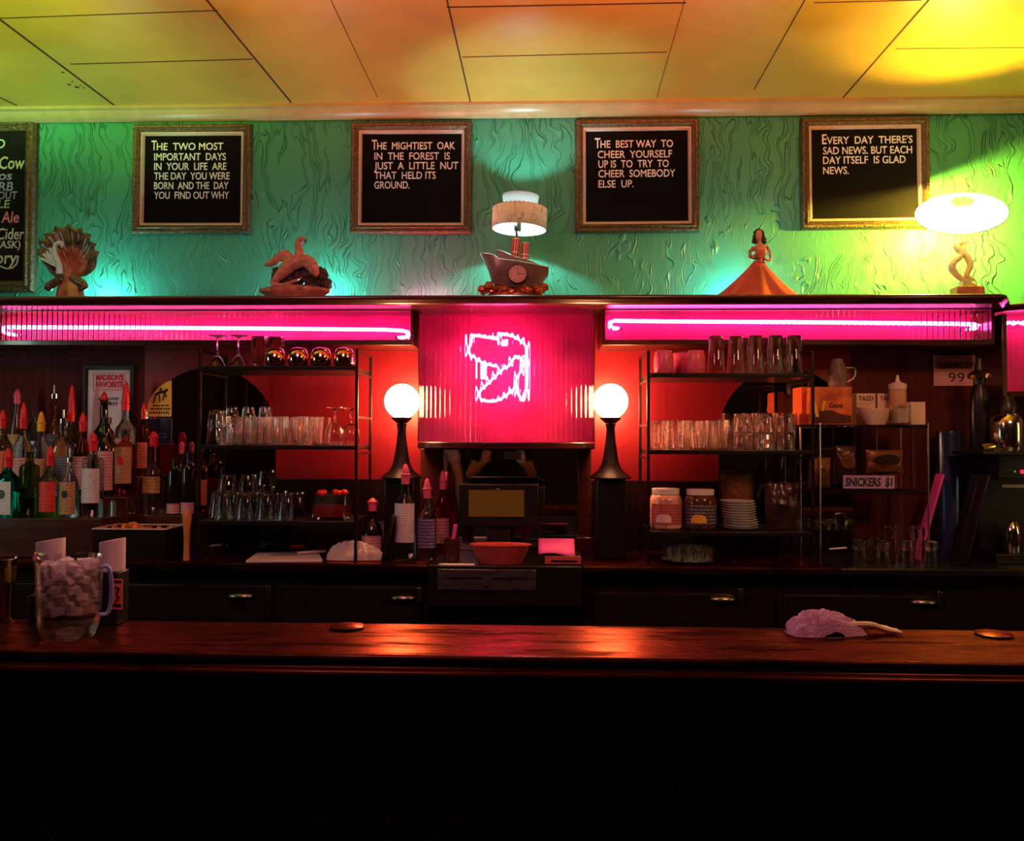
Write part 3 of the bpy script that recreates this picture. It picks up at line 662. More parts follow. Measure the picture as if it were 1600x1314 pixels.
# ================================================================== figurines and lamps on the ledge
def ceramic(name, col, rough=.22, **k): return M(name, col, rough, **k)
MT.update(teal_glaze=M('dark_teal_glaze', (.030, .055, .045), .2, nz=.5, ns=25, col2=(.16, .09, .05)), rust=M('rust_glaze', (.40, .13, .08), .25, nz=.4, ns=30),
          heron=M('pale_blue_glaze', (.55, .62, .66), .2), gull=M('salmon_glaze', (.50, .19, .14), .35, nz=.3, ns=60, bump=.2, bs=120), rock=M('dark_brown_rock', (.05, .022, .016), .5, nz=.5, bump=.6, bs=60),
          ship=M('brown_ship_glaze', (.16, .10, .08), .25, nz=.25), funnel=M('red_funnel_glaze', (.38, .04, .03), .2), gold=M('gold_trim', (.75, .48, .25), .3, .8),
          wave=M('lustre_red_waves', (.40, .09, .04), .12, .35, nz=.5, ns=40), clockface=M('clock_face', (.62, .30, .26), .4), gown=M('rose_satin_glaze', (.50, .10, .09), .25, nz=.3, ns=12),
          skin=M('doll_skin', (.60, .26, .17), .4), hair=M('dark_hair', (.02, .008, .006), .4), bulbteal=emit_mat('lit_bulb', (.30, 1, 1.12), 540),
          bulbwarm=emit_mat('ship_lamp_bulb', (.40, 1, 1.05), 2500), bulbyellow=emit_mat('yellow_bulb', (1, .64, .05), 7000), shadecream=shade_mat('fibreglass_shade', (.70, .40, .27), .34, (.35, .2, .1)),
          shadewhite=shade_mat('white_fibreglass', (.93, .93, .95), .78), stitch=M('shade_stitching', (.10, .06, .05), .7), ivory=M('ivory_glaze', (.60, .50, .22), .25))
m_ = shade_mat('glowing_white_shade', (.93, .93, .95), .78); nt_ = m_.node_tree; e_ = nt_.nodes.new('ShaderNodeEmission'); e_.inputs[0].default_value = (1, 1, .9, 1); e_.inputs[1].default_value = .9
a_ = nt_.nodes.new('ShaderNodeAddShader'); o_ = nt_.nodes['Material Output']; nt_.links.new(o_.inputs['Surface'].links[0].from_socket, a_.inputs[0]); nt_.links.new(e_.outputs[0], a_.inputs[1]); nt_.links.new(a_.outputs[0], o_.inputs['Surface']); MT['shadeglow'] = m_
YG = 3.22
def rooted(px, Y, z=None):
    q = P(px, 470, Y); o = Vector((q.x, Y, zL if z is None else z))
    return o, (lambda a, b, dy=0: tuple(P(a, b, Y) - o + Vector((0, dy, 0))))
def tv_bulb(t, x=0, dy=.17, z=.026, mat='bulbteal', r=.016):
    m = MB(); m.lathe([(.001, -.026), (.010, -.022), (.012, -.012), (.011, -.004)], 12, c=(x, dy, z)); m.lathe([(.012, -z), (.012, -z + .004), (.006, -z + .006), (.006, -.026)], 12, c=(x, dy, z))
    m.tube([(x, dy, -z + z + .008), (x, dy * .3, .008)], .004, 6)
    s = finish('lamp_socket', m, 'blackp', t)
    finish('bulb', MB().blob((x, dy, z + .010), (r, r, r * 1.15), 2), mat, s)
# --- shell lamp
o, L = rooted(105, YG); c9 = lambda a, b: (40 + a / 9.386, 330 + b / 9.386)
t = thing('shell_lamp', 'dark scalloped shell lamp with a pale heron and feathers, left on the ledge', 'figurine', o, group='figurines on the ledge')
out = [(400, 940), (330, 880), (270, 800), (180, 640), (140, 560), (185, 540), (160, 440), (255, 400), (245, 320), (375, 290), (405, 210), (520, 240), (600, 180), (690, 245), (795, 235), (815, 305), (930, 325), (910, 425), (1005, 465), (975, 560), (1050, 580), (1010, 730), (965, 850), (930, 890), (800, 940), (600, 985)]
dense = []
for i in range(len(out)):
    a, b = Vector(out[i]), Vector(out[(i + 1) % len(out)])
    for k in range(3): dense.append(a.lerp(b, k / 3))
cc = Vector((600, 870)); m = MB(); rs = []; nn = len(dense)
for kk in range(9):
    u = .04 + .96 * kk / 8; r_ = []
    for i, d in enumerate(dense):
        q = cc.lerp(d, u); x, _, z = L(*c9(q.x, q.y)); rib = .004 * sin(i / 3 * pi) * u
        r_.append((x, .012 + .035 * (1 - u * u) - rib, z))
    rs.append(r_)
m.rings(rs, (True, False)); finish('shell_dish', m, 'teal_glaze', t, solid=.007)
def warm_center(r): pass
m = MB(); rs = []
for kk in range(6):
    u = .06 + .52 * kk / 5; r_ = []
    for i, d in enumerate(dense):
        q = cc.lerp(d, u); x, _, z = L(*c9(q.x, q.y)); rib = .004 * sin(i / 3 * pi) * u
        r_.append((x, .0065 + .035 * (1 - u * u) - rib, z))
    rs.append(r_)
m.rings(rs, (True, False)); finish('inner_glaze', m, 'rust', t)
b0 = L(*c9(600, 960))[2]
m = MB(); m.lathe([(.062, 0), (.064, .008), (.058, .02), (.05, b0 * .6), (.035, b0 * .85), (.03, b0 + .01)], 28, c=(0, .02, 0), sy=.6, fl=(9, .05)); finish('foot', m, 'rust', t)
for sg, pts in ((-1, [(490, 985), (430, 1045), (360, 1090), (315, 1118), (380, 1150)]), (1, [(660, 960), (750, 1005), (835, 1060), (868, 1108), (790, 1150)])):
    finish('leaf_lobe', MB().tube([L(*c9(*p), .0) for p in smooth(pts, 3)], [.013 + .006 * sin(pi * min(1, i / 12)) - .006 * (i / 12) for i in range(13)], 10), 'teal_glaze', t)
hr = [(525, 930), (520, 860), (520, 800), (490, 720), (460, 640), (450, 570), (465, 510), (500, 475), (545, 480), (565, 510), (560, 545)]
pts = smooth(hr, 3); n = len(pts)
finish('heron', MB().tube([L(*c9(*p), -.012) for p in pts], [.0095 * (1 - i / n) ** .7 + .0034 + (.0028 if .72 < i / n < .84 else 0) for i in range(n)], 10), 'heron', t)
finish('beak', MB().tube([L(*c9(568, 520), -.012), L(*c9(580, 575), -.014)], [.003, .0006], 8), 'black', t)
for e in ((215, 690), (255, 625), (300, 590), (350, 535), (395, 560)):
    p = [(515, 840), ((515 + e[0]) / 2 - 15, (840 + e[1]) / 2 - 20), e]
    p = smooth(p, 4); n = len(p); finish('tail_feather', MB().tube([L(*c9(*q), .0) for q in p], [.002 + .0055 * sin(pi * (i + 1) / (n + 1)) for i in range(n)], 8, sq=.5, up=(0, 1, 0)), 'heron', t)
tv_bulb(t, .02, .18)
# --- gull lamp
o, L = rooted(462, YG); g9 = lambda p: (390 + p[0] / 10.667, 350 + p[1] / 10.667)
t = thing('gull_lamp', 'salmon gull with spread wings on a dark rock, left of the ship', 'figurine', o, group='figurines on the ledge')
def lim(name, pts, rad, mat, dys=None, sq=1.0, k=4, up=None):
    p = smooth(pts, k); n = len(p)
    rr = [rad[min(len(rad) - 2, int(i / (n - 1) * (len(rad) - 1)))] * (1 - ((i / (n - 1) * (len(rad) - 1)) - min(len(rad) - 2, int(i / (n - 1) * (len(rad) - 1))))) + rad[min(len(rad) - 1, min(len(rad) - 2, int(i / (n - 1) * (len(rad) - 1))) + 1)] * ((i / (n - 1) * (len(rad) - 1)) - min(len(rad) - 2, int(i / (n - 1) * (len(rad) - 1)))) for i in range(n)]
    dy = dys or (0, 0)
    return finish(name, MB().tube([L(*g9(q), dy[0] + (dy[1] - dy[0]) * i / (n - 1)) for i, q in enumerate(p)], rr, 12, sq=sq, up=up), mat, t)
lim('bird_body', [(380, 1010), (520, 870), (640, 740), (760, 640), (840, 540), (835, 420), (825, 330), (870, 265), (925, 285)], [.008, .020, .027, .025, .020, .0140, .0125, .0125, .007], 'gull', (-.012, -.01))
lim('beak', [(905, 265), (950, 300), (925, 345)], [.005, .0035, .001], 'black', (-.01, -.012))
lim('wing', [(700, 680), (640, 590), (570, 520), (440, 590), (330, 650), (235, 670)], [.020, .020, .018, .013, .010, .004], 'gull', (.0, .01), sq=1.3, up=(0, 0, 1))
lim('wing', [(740, 690), (830, 650), (960, 630), (1060, 710), (1110, 800), (1160, 880)], [.016, .017, .018, .018, .015, .006], 'gull', (-.012, -.03), sq=1.4, up=(0, 0, 1))
lim('tail', [(380, 985), (470, 1030), (620, 1030), (760, 970), (900, 905)], [.012, .014, .012, .008, .002], 'gull', (-.015, -.02), sq=.7)
m = MB()
for a, b, r, s_ in ((440, 800, .026, 1), (800, 850, .036, 2), (1150, 840, .030, 3), (1230, 960, .026, 4), (1050, 980, .034, 5), (430, 930, .026, 6), (640, 950, .036, 7), (950, 780, .030, 8)):
    x, _, z = L(*g9((a, b))); m.blob((x, .024, z), (r, r * .7, r), 3, .5, 2.2, s_)
finish('rock', m, 'rock', t)
m = MB(); x0, _, z1 = L(*g9((180, 1085))); x1 = L(*g9((1320, 1085)))[0]; xm = (x0 + x1) / 2
m.lathe([(.74, 0), (.76, z1 * .45), (.90, z1 * .62), (1.0, z1 * .8), (.98, z1 * 1.0), (.6, z1 * 1.2)], 44, c=(xm, 0, 0), sx=(x1 - x0) / 2, sy=.055, fl=(11, .04)); finish('base', m, 'rust', t)
tv_bulb(t, .05, .18)
# --- ship lamp
YS = 3.26; o, L = rooted(806, YS); s9 = lambda a, b: (700 + a / 6.915, 280 + b / 6.915)
t = thing('ship_lamp', 'ceramic steamship lamp with a clock in the hull and a two tier shade', 'lamp', o, group='lamps on the ledge')
top = [(345, 805), (420, 822), (490, 835), (555, 880), (750, 905), (920, 935), (1085, 968)]
bot = [(345, 815), (400, 910), (440, 1000), (480, 1140), (700, 1180), (980, 1165), (1085, 1040)]
m = MB(); N = 26; rs = []
def lerp_pl(pl, u):
    f = u * (len(pl) - 1); i = min(len(pl) - 2, int(f)); return Vector(pl[i]).lerp(Vector(pl[i + 1]), f - i)
for i in range(N + 1):
    u = i / N; a, b = lerp_pl(top, u), lerp_pl(bot, u); w_ = .003 + .036 * min(1, sin(pi * min(1, u * .80 + .04)) ** .6)
    A, B = L(*s9(*a)), L(*s9(*b)); r_ = []
    for j in range(9):
        v = j / 8; r_.append((A[0] + (B[0] - A[0]) * v, -w_ * (1 - .35 * v ** 2), A[2] + (B[2] - A[2]) * v))
    for j in range(8, -1, -1):
        v = j / 8; r_.append((A[0] + (B[0] - A[0]) * v, w_ * (1 - .35 * v ** 2), A[2] + (B[2] - A[2]) * v))
    rs.append(r_)
m.rings(rs); finish('hull', m, 'ship', t)
finish('hull_rail', MB().tube([(lambda q: (q[0], -.030 if i else -.004, q[2] + .001))(L(*s9(*p))) for i, p in enumerate(top)], .0018, 6), 'lip', t)
m = MB()
for row, (ya, yb) in enumerate(((915, 985), (960, 1030), (1000, 1065), (1040, 1095))):
    for x_ in list(range(520, 620, 24)) + list(range(915, 1040, 24)):
        yy = ya + (yb - ya) * (x_ - 520) / 500; q = L(*s9(x_, yy)); m.blob((q[0], -.0365, q[2]), (.0016, .002, .0016), 1)
finish('porthole_row', m, 'black', t)
m = MB(); A = [L(*s9(*p)) for p in ((525, 765), (600, 785), (720, 840), (900, 890), (1000, 935))]; Bz = [L(*s9(*p)) for p in ((530, 850), (600, 890), (720, 915), (900, 935), (1000, 950))]
m.rings([[(a[0], -.02, a[2]), (a[0], .02, a[2]), (b[0], .022, b[2]), (b[0], -.022, b[2])] for a, b in zip(A, Bz)]); finish('upper_deck', m, 'ship', t, bevel=.003)
for (xa, ya, xb, yb, r) in ((718, 850, 738, 645, .0165), (825, 865, 840, 690, .0155)):
    a, b = Vector(L(*s9(xa, ya))), Vector(L(*s9(xb, yb))); f = finish('funnel', MB().tube([a, b], r, 20, sq=.9), 'funnel', t)
    m = MB()
    for u in (.02, .25, .97): c = a.lerp(b, u); m.tube([c, c + (b - a) * .035], r * 1.05, 20, sq=.9)
    finish('funnel_band', m, 'gold', f)
cq = L(*s9(755, 1043)); rc = S(15.4, YS)
rotx = Matrix.Rotation(pi / 2, 4, 'X')
finish('clock_rim', MB().lathe([(rc, 0), (rc, .006), (rc * .9, .007), (rc * .88, 0)], 36, mat=Matrix.Translation((cq[0], -.037, cq[2])) @ rotx), 'black', t)
cf = finish('clock_face', MB().lathe([(.0001, .004), (rc * .9, .004), (rc * .9, .0)], 36, mat=Matrix.Translation((cq[0], -.037, cq[2])) @ rotx), 'clockface', t)
m = MB()
for k in range(12):
    a = k * pi / 6; m.box((cq[0] + rc * .72 * sin(a), -.0414, cq[2] + rc * .72 * cos(a)), (.0022, .0006, .0052), (0, a, 0))
for a, l, w_ in ((R(2), .55, .0022), (R(95), .62, .0024)): m.box((cq[0] + rc * l / 2 * sin(a), -.0420, cq[2] + rc * l / 2 * cos(a)), (w_, .0006, rc * l), (0, a, 0))
finish('clock_hands', m, 'black', cf)
m = MB(); random.seed(3)
for i in range(26):
    a = 365 + i * 27; b = 1200 + 30 * sin(i * 1.7); q = L(*s9(a, b)); m.blob((q[0], random.uniform(-.03, .015) - .012, max(.012, q[2])), (.016, .014, .012 + .006 * random.random()), 2, .6, 2, i)
x0, x1 = L(*s9(360, 1200))[0], L(*s9(1055, 1200))[0]; m.lathe([(1, 0), (1.0, .012), (.9, .03), (.7, .045)], 30, c=((x0 + x1) / 2, -.005, 0), sx=(x1 - x0) / 2, sy=.045, fl=(13, .06))
finish('wave_base', m, 'wave', t)
m = MB(); a, b = L(*s9(745, 640)), L(*s9(738, 545)); m.tube([a, b], .0045, 10); m.lathe([(.006, 0), (.009, .004), (.009, .018), (.006, .022)], 12, c=(b[0], 0, b[2] - .004)); m.box((b[0], -.0, b[2] + .012), (.02, .004, .004))
finish('lamp_stem', m, 'iron', t)
rsh = S(43, YS); ccx = L(*s9(768, 420))[0]; z_lb = L(*s9(765, 545))[2]; z_lt = L(*s9(775, 320))[2]; z_ut = L(*s9(785, 180))[2]
sh = bpy.data.objects.new('lamp_shade', None)
tl = Matrix.Translation((ccx, 0, 0)) @ Matrix.Rotation(R(2.5), 4, 'Y')
zz = lambda z: z - z_lb
T2 = Matrix.Translation((ccx, 0, z_lb)) @ Matrix.Rotation(R(2.5), 4, 'Y')
def openlathe(prof, seg, mat):
    m = MB(); m.lathe(prof, seg, mat=mat, cap=(False, False)); return m
shd = finish('lamp_shade', openlathe([(rsh * .99, 0), (rsh, zz(z_lt) - .002), (rsh * .97, zz(z_lt)), (rsh * .62, zz(z_lt) + .003)], 48, T2), 'shadecream', t, solid=.0012)
finish('upper_tier', openlathe([(rsh * .60, zz(z_lt) + .002), (rsh * .67, zz(z_ut))], 48, T2), 'shadewhite', shd, solid=.0012)
for r, z, n in ((rsh * .995, 0, 40), (rsh * 1.0, zz(z_lt), 40), (rsh * .675, zz(z_ut), 28)):
    m = MB()
    for i in range(n):
        a = 2 * pi * i / n; m.blob(tuple(T2 @ Vector((r * cos(a), r * sin(a), z))), (.003, .003, .0016), 1)
    finish('stitching', m, 'stitch', shd)
zbulb = z_lt - .018
finish('bulb', MB().blob((ccx, 0, zbulb), (.010, .010, .012), 2), 'bulbwarm', t)
finish('bulb_socket', MB().lathe([(.008, -.05), (.009, -.02), (.009, 0)], 12, c=(ccx, 0, zbulb - .02)), 'iron', t)
# --- lady in a wide gown
YD = 3.22; o, L = rooted(1185, YD); d9 = lambda a, b: (1090 + a / 8.421, 345 + b / 8.421)
t = thing('gown_figurine', 'ceramic lady in a wide rose gown holding a bouquet, right of the ship', 'figurine', o, group='figurines on the ledge')
zw = L(*d9(815, 530))[2]; m = MB(); rs = []
hl = [(1.0, 0), (.93, .05), (.72, .22), (.53, .42), (.36, .62), (.22, .80), (.135, .92), (.085, 1.0)]
xl, xr = L(*d9(80, 940))[0], L(*d9(1490, 940))[0]
for k in range(33):
    v = k / 32
    for i in range(len(hl) - 1):
        if hl[i][1] <= v <= hl[i + 1][1]: u = (v - hl[i][1]) / (hl[i + 1][1] - hl[i][1]); w_ = hl[i][0] + (hl[i + 1][0] - hl[i][0]) * u
    r_ = []
    for j in range(120):
        a = 2 * pi * j / 120; f = 1 + (.13 * sin(a * 7 + .8) + .08 * sin(a * 13 + 2 + v)) * (1 - v) ** 1.1 * (.35 + .65 * abs(sin(a)))
        rx = (xr if cos(a) > 0 else -xl) * w_; ry = .062 * w_ ** .8 + .004
        r_.append((rx * cos(a), ry * sin(a) * f, v * zw + (.006 * (1 - v) ** 4 * (1 + sin(a * 7 + .8)))))
    rs.append(r_)
m.rings(rs); finish('skirt', m, 'gown', t, sharp=60)
def D(a, b, dy=0): return L(*d9(a, b), dy)
# torso, neck, head as one surface
sec = [(820, 545, .0165, .013), (822, 505, .0155, .0125), (825, 460, .018, .014), (828, 415, .0205, .016), (828, 375, .0205, .016), (822, 340, .021, .013), (816, 318, .016, .011), (812, 302, .0075, .0075), (808, 280, .0068, .007), (802, 262, .0085, .0095), (798, 235, .0115, .0125), (796, 200, .0130, .0135), (797, 165, .0125, .013), (800, 135, .009, .010), (802, 120, .003, .004)]
m = MB(); m.rings([[(D(a, b)[0] + rx * cos(2 * pi * j / 20), -.004 + ry * sin(2 * pi * j / 20), D(a, b)[2]) for j in range(20)] for a, b, rx, ry in sec])
for pts in ([(730, 345), (690, 420), (680, 490), (760, 510), (830, 480)], [(905, 335), (945, 420), (950, 510), (900, 530), (850, 490)]):
    p = smooth(pts, 4); n = len(p); m.tube([D(q.x, q.y, -.004 - .018 * (i / n) ** 1.5) for i, q in enumerate(p)], [.0062 - .0024 * i / n for i in range(n)], 10)
m.blob(D(795, 212, -.0175), (.0018, .003, .003), 2)
body = finish('body', m, 'skin', t)
m = MB(); m.rings([[(D(a, b)[0] + rx * cos(2 * pi * j / 20), -.004 + ry * sin(2 * pi * j / 20), D(a, b)[2]) for j in range(20)] for a, b, rx, ry in [(820, 560, .019, .015), (822, 505, .0168, .0138), (825, 460, .0192, .0152), (828, 415, .0218, .0175), (828, 392, .0216, .0172)]]); finish('bodice', m, 'gown', t)
m = MB()
for a, b, r, dy in ((800, 142, .0135, .001), (768, 160, .0105, 0), (838, 158, .0105, 0), (757, 200, .0095, .002), (853, 200, .0095, .002), (750, 240, .0095, .003), (868, 240, .0105, .003), (742, 275, .0095, .002), (880, 280, .0095, .002), (762, 290, .007, 0), (862, 270, .008, 0), (800, 190, .0125, .008), (805, 240, .012, .009)):
    m.blob(D(a, b, dy - .002), (r, r * .8, r), 2, .2, 3, a)
finish('hair', m, 'hair', t)
m = MB()
for a, b in ((785, 192), (812, 190)): m.blob(D(a, b, -.0163), (.0018, .001, .0009), 1)
m.blob(D(797, 245, -.0145), (.003, .0012, .001), 1); finish('face_paint', m, 'hair', t)
m = MB(); random.seed(5)
for i in range(16): m.blob(D(720 + random.uniform(-62, 62), 440 + random.uniform(-62, 62), -.026 - .006 * random.random()), (.006, .005, .006), 2, .35, 4, i)
finish('bouquet', m, 'rust', t)
tv_bulb(t, -.03, .17)
# --- abstract lamp with tilted saucer shade
YR_ = 3.26; o, L = rooted(1502, YR_); r9 = lambda a, b: (1400 + a / 6.915, 280 + b / 6.915)
t = thing('saucer_lamp', 'sculptural lamp with tilted white saucer shade glowing yellow, right end of ledge', 'lamp', o, group='lamps on the ledge')
finish('foot_block', MB().bb(L(*r9(610, 0))[0], L(*r9(905, 0))[0], -.03, .03, 0, L(*r9(0, 1172))[2]), 'rust', t, bevel=.002)
m = MB()
for pts, rr in (([(880, 1155), (760, 1120), (650, 1040), (595, 960), (620, 890), (680, 840), (690, 790), (650, 740), (660, 700), (780, 675)], [.004, .009, .012, .014, .014, .013, .013, .013, .012, .004]),
                ([(850, 1100), (790, 1070), (750, 1040), (790, 940), (770, 860), (725, 790), (720, 720), (760, 690)], [.004, .008, .011, .012, .013, .011, .009, .005])):
    p = smooth(pts, 5); n = len(p); q_ = []
    for i in range(n):
        f = i / (n - 1) * (len(rr) - 1); k = min(len(rr) - 2, int(f)); q_.append(rr[k] + (rr[k + 1] - rr[k]) * (f - k))
    m.tube([L(*r9(q.x, q.y), -.006) for q in p], q_, 12)
m.box(tuple(Vector(L(*r9(745, 1130))) + Vector((0, 0, 0))), (.034, .04, .018)); finish('figure', m, 'ivory', t)
m = MB(); a, b = L(*r9(712, 690)), L(*r9(710, 560)); m.tube([a, b], .004, 8); m.lathe([(.009, 0), (.012, .006), (.012, .02), (.009, .026)], 14, c=(b[0], 0, b[2] - .012)); m.box((b[0] + .016, 0, b[2]), (.02, .003, .003))
finish('lamp_stem', m, 'brass', t)
cs = Vector(L(*r9(703, 330))); RM = Matrix.Translation(cs) @ Matrix.Rotation(R(-16), 4, 'Y') @ Matrix.Rotation(R(40), 4, 'X')
rsd = S(64.5, YR_)
shd = finish('lamp_shade', openlathe([(rsd, -.014), (rsd * .985, -.012), (rsd * .62, .012), (rsd * .30, .032), (rsd * .25, .036)], 56, RM), 'shadeglow', t, solid=.0012)
finish('rim_wire', MB().tube([tuple(RM @ Vector((rsd * 1.002 * cos(2 * pi * i / 60), rsd * 1.002 * sin(2 * pi * i / 60), -.014))) for i in range(60)], .0016, 6, loop=True), 'brass', shd)
finish('bulb', MB().blob(tuple(RM @ Vector((0, 0, -.03))), (.018, .018, .02), 2), 'bulbyellow', t)
m = MB(); m.tube([b, tuple(RM @ Vector((0, 0, -.052)))], .006, 8); finish('bulb_socket', m, 'brass', t)

# ================================================================== racks
def shelf_mat(): return 'black'
MT.update(shelf=M('black_shelf', (.012, .010, .010), .3), rackwire=M('dark_rack_metal', (.05, .03, .03), .3, .8))
YS0, YS1 = 3.07, 3.32
def rack(x0, x1, zs, ztop, label):
    t = thing('glass_rack', label, 'rack', (0, 0, 0), group='glass racks beside the globes')
    for (x, y) in ((x0, YS0), (x1, YS0), (x0, YS1), (x1, YS1)):
        finish('post', MB().box((x, y, (zC + ztop) / 2 + .0005), (.011, .011, ztop - zC - .001)), 'rackwire', t, bevel=.001)
    for z in zs:
        finish('shelf', MB().bb(x0 + .0056, x1 - .0056, YS0 - .012, YS1 + .01, z - .016, z), 'shelf', t, bevel=.002)
    for x in (x0, x1):
        for z in (ztop - .006, zs[0] - .025, zs[0] - .19, zs[1] - .03):
            finish('side_rung', MB().bb(x - .004, x + .004, YS0 + .006, YS1 - .006, z - .004, z + .004), 'rackwire', t)
    return t
LX0, LX1 = X(312, YS0), X(557, YS0); RX0, RX1 = X(1013, YS0), X(1270, YS0)
zl = [Z(572, YS0), Z(697, YS0), Z(816, YS0)]; zr = [Z(583, YS0), Z(702, YS0), Z(828, YS0)]
rack(LX0, LX1, zl, Z(545, YS0), 'black metal glass rack left of the left globe lamp')
rack(RX0, RX1, zr, Z(548, YS0), 'black metal glass rack right of the right globe lamp')

def tumbler_mb(h, r0, r1, t=.0028, fl=None, seg=20, base=.008, inv=False):
    pr = [(.0001, 0), (r0 * .93, 0), (r0, .003), (r1, h), (r1 - t, h), (r0 - t * 1.2, base), (.0001, base)]
    if inv: pr = [(r, h - z) for r, z in pr]
    return MB().lathe(pr, seg, fl=fl, cap=(True, True))
def glass_obj(name, mb, mat='glass', label=None, cat='glass', group=None, loc=(0, 0, 0)):
    return tag(finish(name, mb, mat, loc=loc, sharp=50), label, cat, group)
def row(proto, pxs, Y, z, label, group, first=None):
    """copies of a one-mesh thing along a shelf; the proto itself takes the first place"""
    for i, px in enumerate(pxs):
        if proto.get('used'): o = proto.copy(); COL.objects.link(o)
        else: o = proto; proto['used'] = 1
        o.location = (X(px, Y), Y, z + .0003); o['label'] = label; o['group'] = group
        o.rotation_euler = (0, 0, random.uniform(0, 6))
Yf, Ym, Yb = 3.12, 3.197, 3.272
# left middle shelf
tum = glass_obj('tumbler', tumbler_mb(.108, .030, .0345, fl=(8, .06), seg=48), 'glassrose')
row(tum, [366, 397, 428, 459, 490], Yf, zl[1], 'upside ribbed clear tumbler in the front row, left rack middle shelf', 'tumblers on the left rack')
row(tum, [352, 382, 412, 442, 472, 502], Ym, zl[1], 'ribbed clear tumbler in the second row, left rack middle shelf', 'tumblers on the left rack')
row(tum, [367, 397, 427, 457, 487], Yb, zl[1], 'ribbed clear tumbler in the back row, left rack middle shelf', 'tumblers on the left rack')
rock = glass_obj('rocks_glass', tumbler_mb(.066, .029, .036, fl=(8, .03), seg=32, base=.012, inv=True))
row(rock, [337], Yf, zl[1], 'lower of two stacked upturned rocks glasses at left end of middle shelf', 'stacked rocks glasses on the left rack')
row(rock, [339], Yf, zl[1] + .0668, 'upper of two stacked upturned rocks glasses at left end of middle shelf', 'stacked rocks glasses on the left rack')
shot = glass_obj('shot_glass', tumbler_mb(.038, .021, .026, base=.008, inv=True))
row(shot, [362, 388, 414], Ym - .01, zl[1] + .1092, 'short glass upturned on top of the tumblers, left rack middle shelf', 'short glasses stacked on tumblers')
def stem_mb(bowl, stem_h, foot, t=.0015, inv=True):
    H = bowl[-1][1] + stem_h
    pr = [(.0001, 0), (foot, 0), (foot, .002), (foot * .3, .006), (.0035, .012), (.0032, stem_h - .006)]
    outer = [(r, stem_h + z) for r, z in bowl]; inner = [(max(.0001, r - t), stem_h + z + .002) for r, z in bowl[::-1][:-1]] + [(.0001, stem_h + bowl[0][1] + .004)]
    inner[0] = (bowl[-1][0] - t, H)
    pr = pr + outer + inner
    if inv: pr = [(r, H - z) for r, z in pr]
    return MB().lathe(pr, 28)
wine = glass_obj('wine_glass', stem_mb([(.004, 0), (.022, .008), (.034, .03), (.037, .052), (.034, .072), (.031, .085)], .058, .031), cat='glass')
row(wine, [523], Yf, zl[1], 'upturned wine glass at right end of left rack, standing left of its twin', 'wine glasses on the left rack')
row(wine, [548], Ym, zl[1], 'upturned wine glass at right end of left rack, nearest the post', 'wine glasses on the left rack')
mart = glass_obj('martini_glass', stem_mb([(.003, 0), (.012, .012), (.030, .038), (.0385, .052)], .068, .033))
row(mart, [338], 3.12, zl[0], 'upturned martini glass at left end of left rack top shelf', 'martini glasses on the left rack')
row(mart, [371], 3.12, zl[0], 'upturned martini glass beside the tall square glass, left rack top shelf', 'martini glasses on the left rack')
sq = MB(); a_ = .0285
sq.lathe([(a_ * 1.2, 0), (a_ * 1.25, .004), (a_ * 1.25, .118), (a_ * 1.15, .121), (a_ * 1.05, .118), (a_ * 1.1, .02), (.001, .018)], 4)
g = glass_obj('square_glass', sq); row(g, [405], 3.165, zl[0], 'tall square clear glass on the left rack top shelf', 'tall square glasses'); g.rotation_euler = (0, 0, pi / 4)
g2 = g.copy(); COL.objects.link(g2); g2.location = (X(431, 3.185), 3.185, zl[0] + .0003); g2['label'] = 'tall square clear glass behind the first copper cup'; g2.rotation_euler = (0, 0, pi / 4)
cup = glass_obj('stemless_cup', MB().lathe([(.026, 0), (.0385, .010), (.0415, .028), (.038, .050), (.029, .066), (.016, .071), (.0001, .072), (.0001, .069), (.015, .068), (.027, .063), (.035, .049), (.0385, .028), (.036, .012), (.0245, 0)], 32), 'copper', cat='cup')
for i, px in enumerate((429, 465, 501, 537)):
    row(cup, [px], 3.105, zl[0], ('first', 'second', 'third', 'fourth')[i] + ' rounded copper cup upturned on the left rack top shelf, counted from the square glass', 'copper cups on the left rack')
# left lower shelf
pint = glass_obj('pint_glass', tumbler_mb(.098, .026, .036, inv=True))
row(pint, [352, 384, 416, 448], Yf, zl[2], 'upturned pint glass in the front row, left rack lower shelf', 'pint glasses on the left rack')
row(pint, [342, 373, 404, 435, 466], Ym, zl[2], 'upturned pint glass in the second row, left rack lower shelf', 'pint glasses on the left rack')
row(pint, [350, 380, 410, 440], Yb, zl[2], 'upturned pint glass in the back row, left rack lower shelf', 'pint glasses on the left rack')
row(rock, [356, 389], Ym, zl[2] + .0985, 'rocks glass stacked on the pint glasses, left rack lower shelf', 'rocks glasses stacked on pints')
t = thing('garnish_jar', 'square glass jar with red syrup and cherries, left rack lower shelf', 'jar', (X(520, 3.15), 3.15, zl[2] + .0003), rz=pi / 4)
finish('jar', MB().lathe([(.001, 0), (.083, 0), (.086, .004), (.086, .100), (.080, .100), (.079, .012), (.001, .012)], 4), 'glass', t)
MT['syrup'] = M('cherry_syrup', (.40, .03, .02), .2, trans=.3, nz=.3)
finish('syrup', MB().lathe([(.001, .0125), (.078, .0125), (.078, .055), (.001, .055)], 4), 'syrup', t)
for i in range(7): finish('cherry', MB().blob((.05 * cos(i * 2.4), .05 * sin(i * 2.4) * .8, .1), (.011, .011, .011), 2), 'red', t)
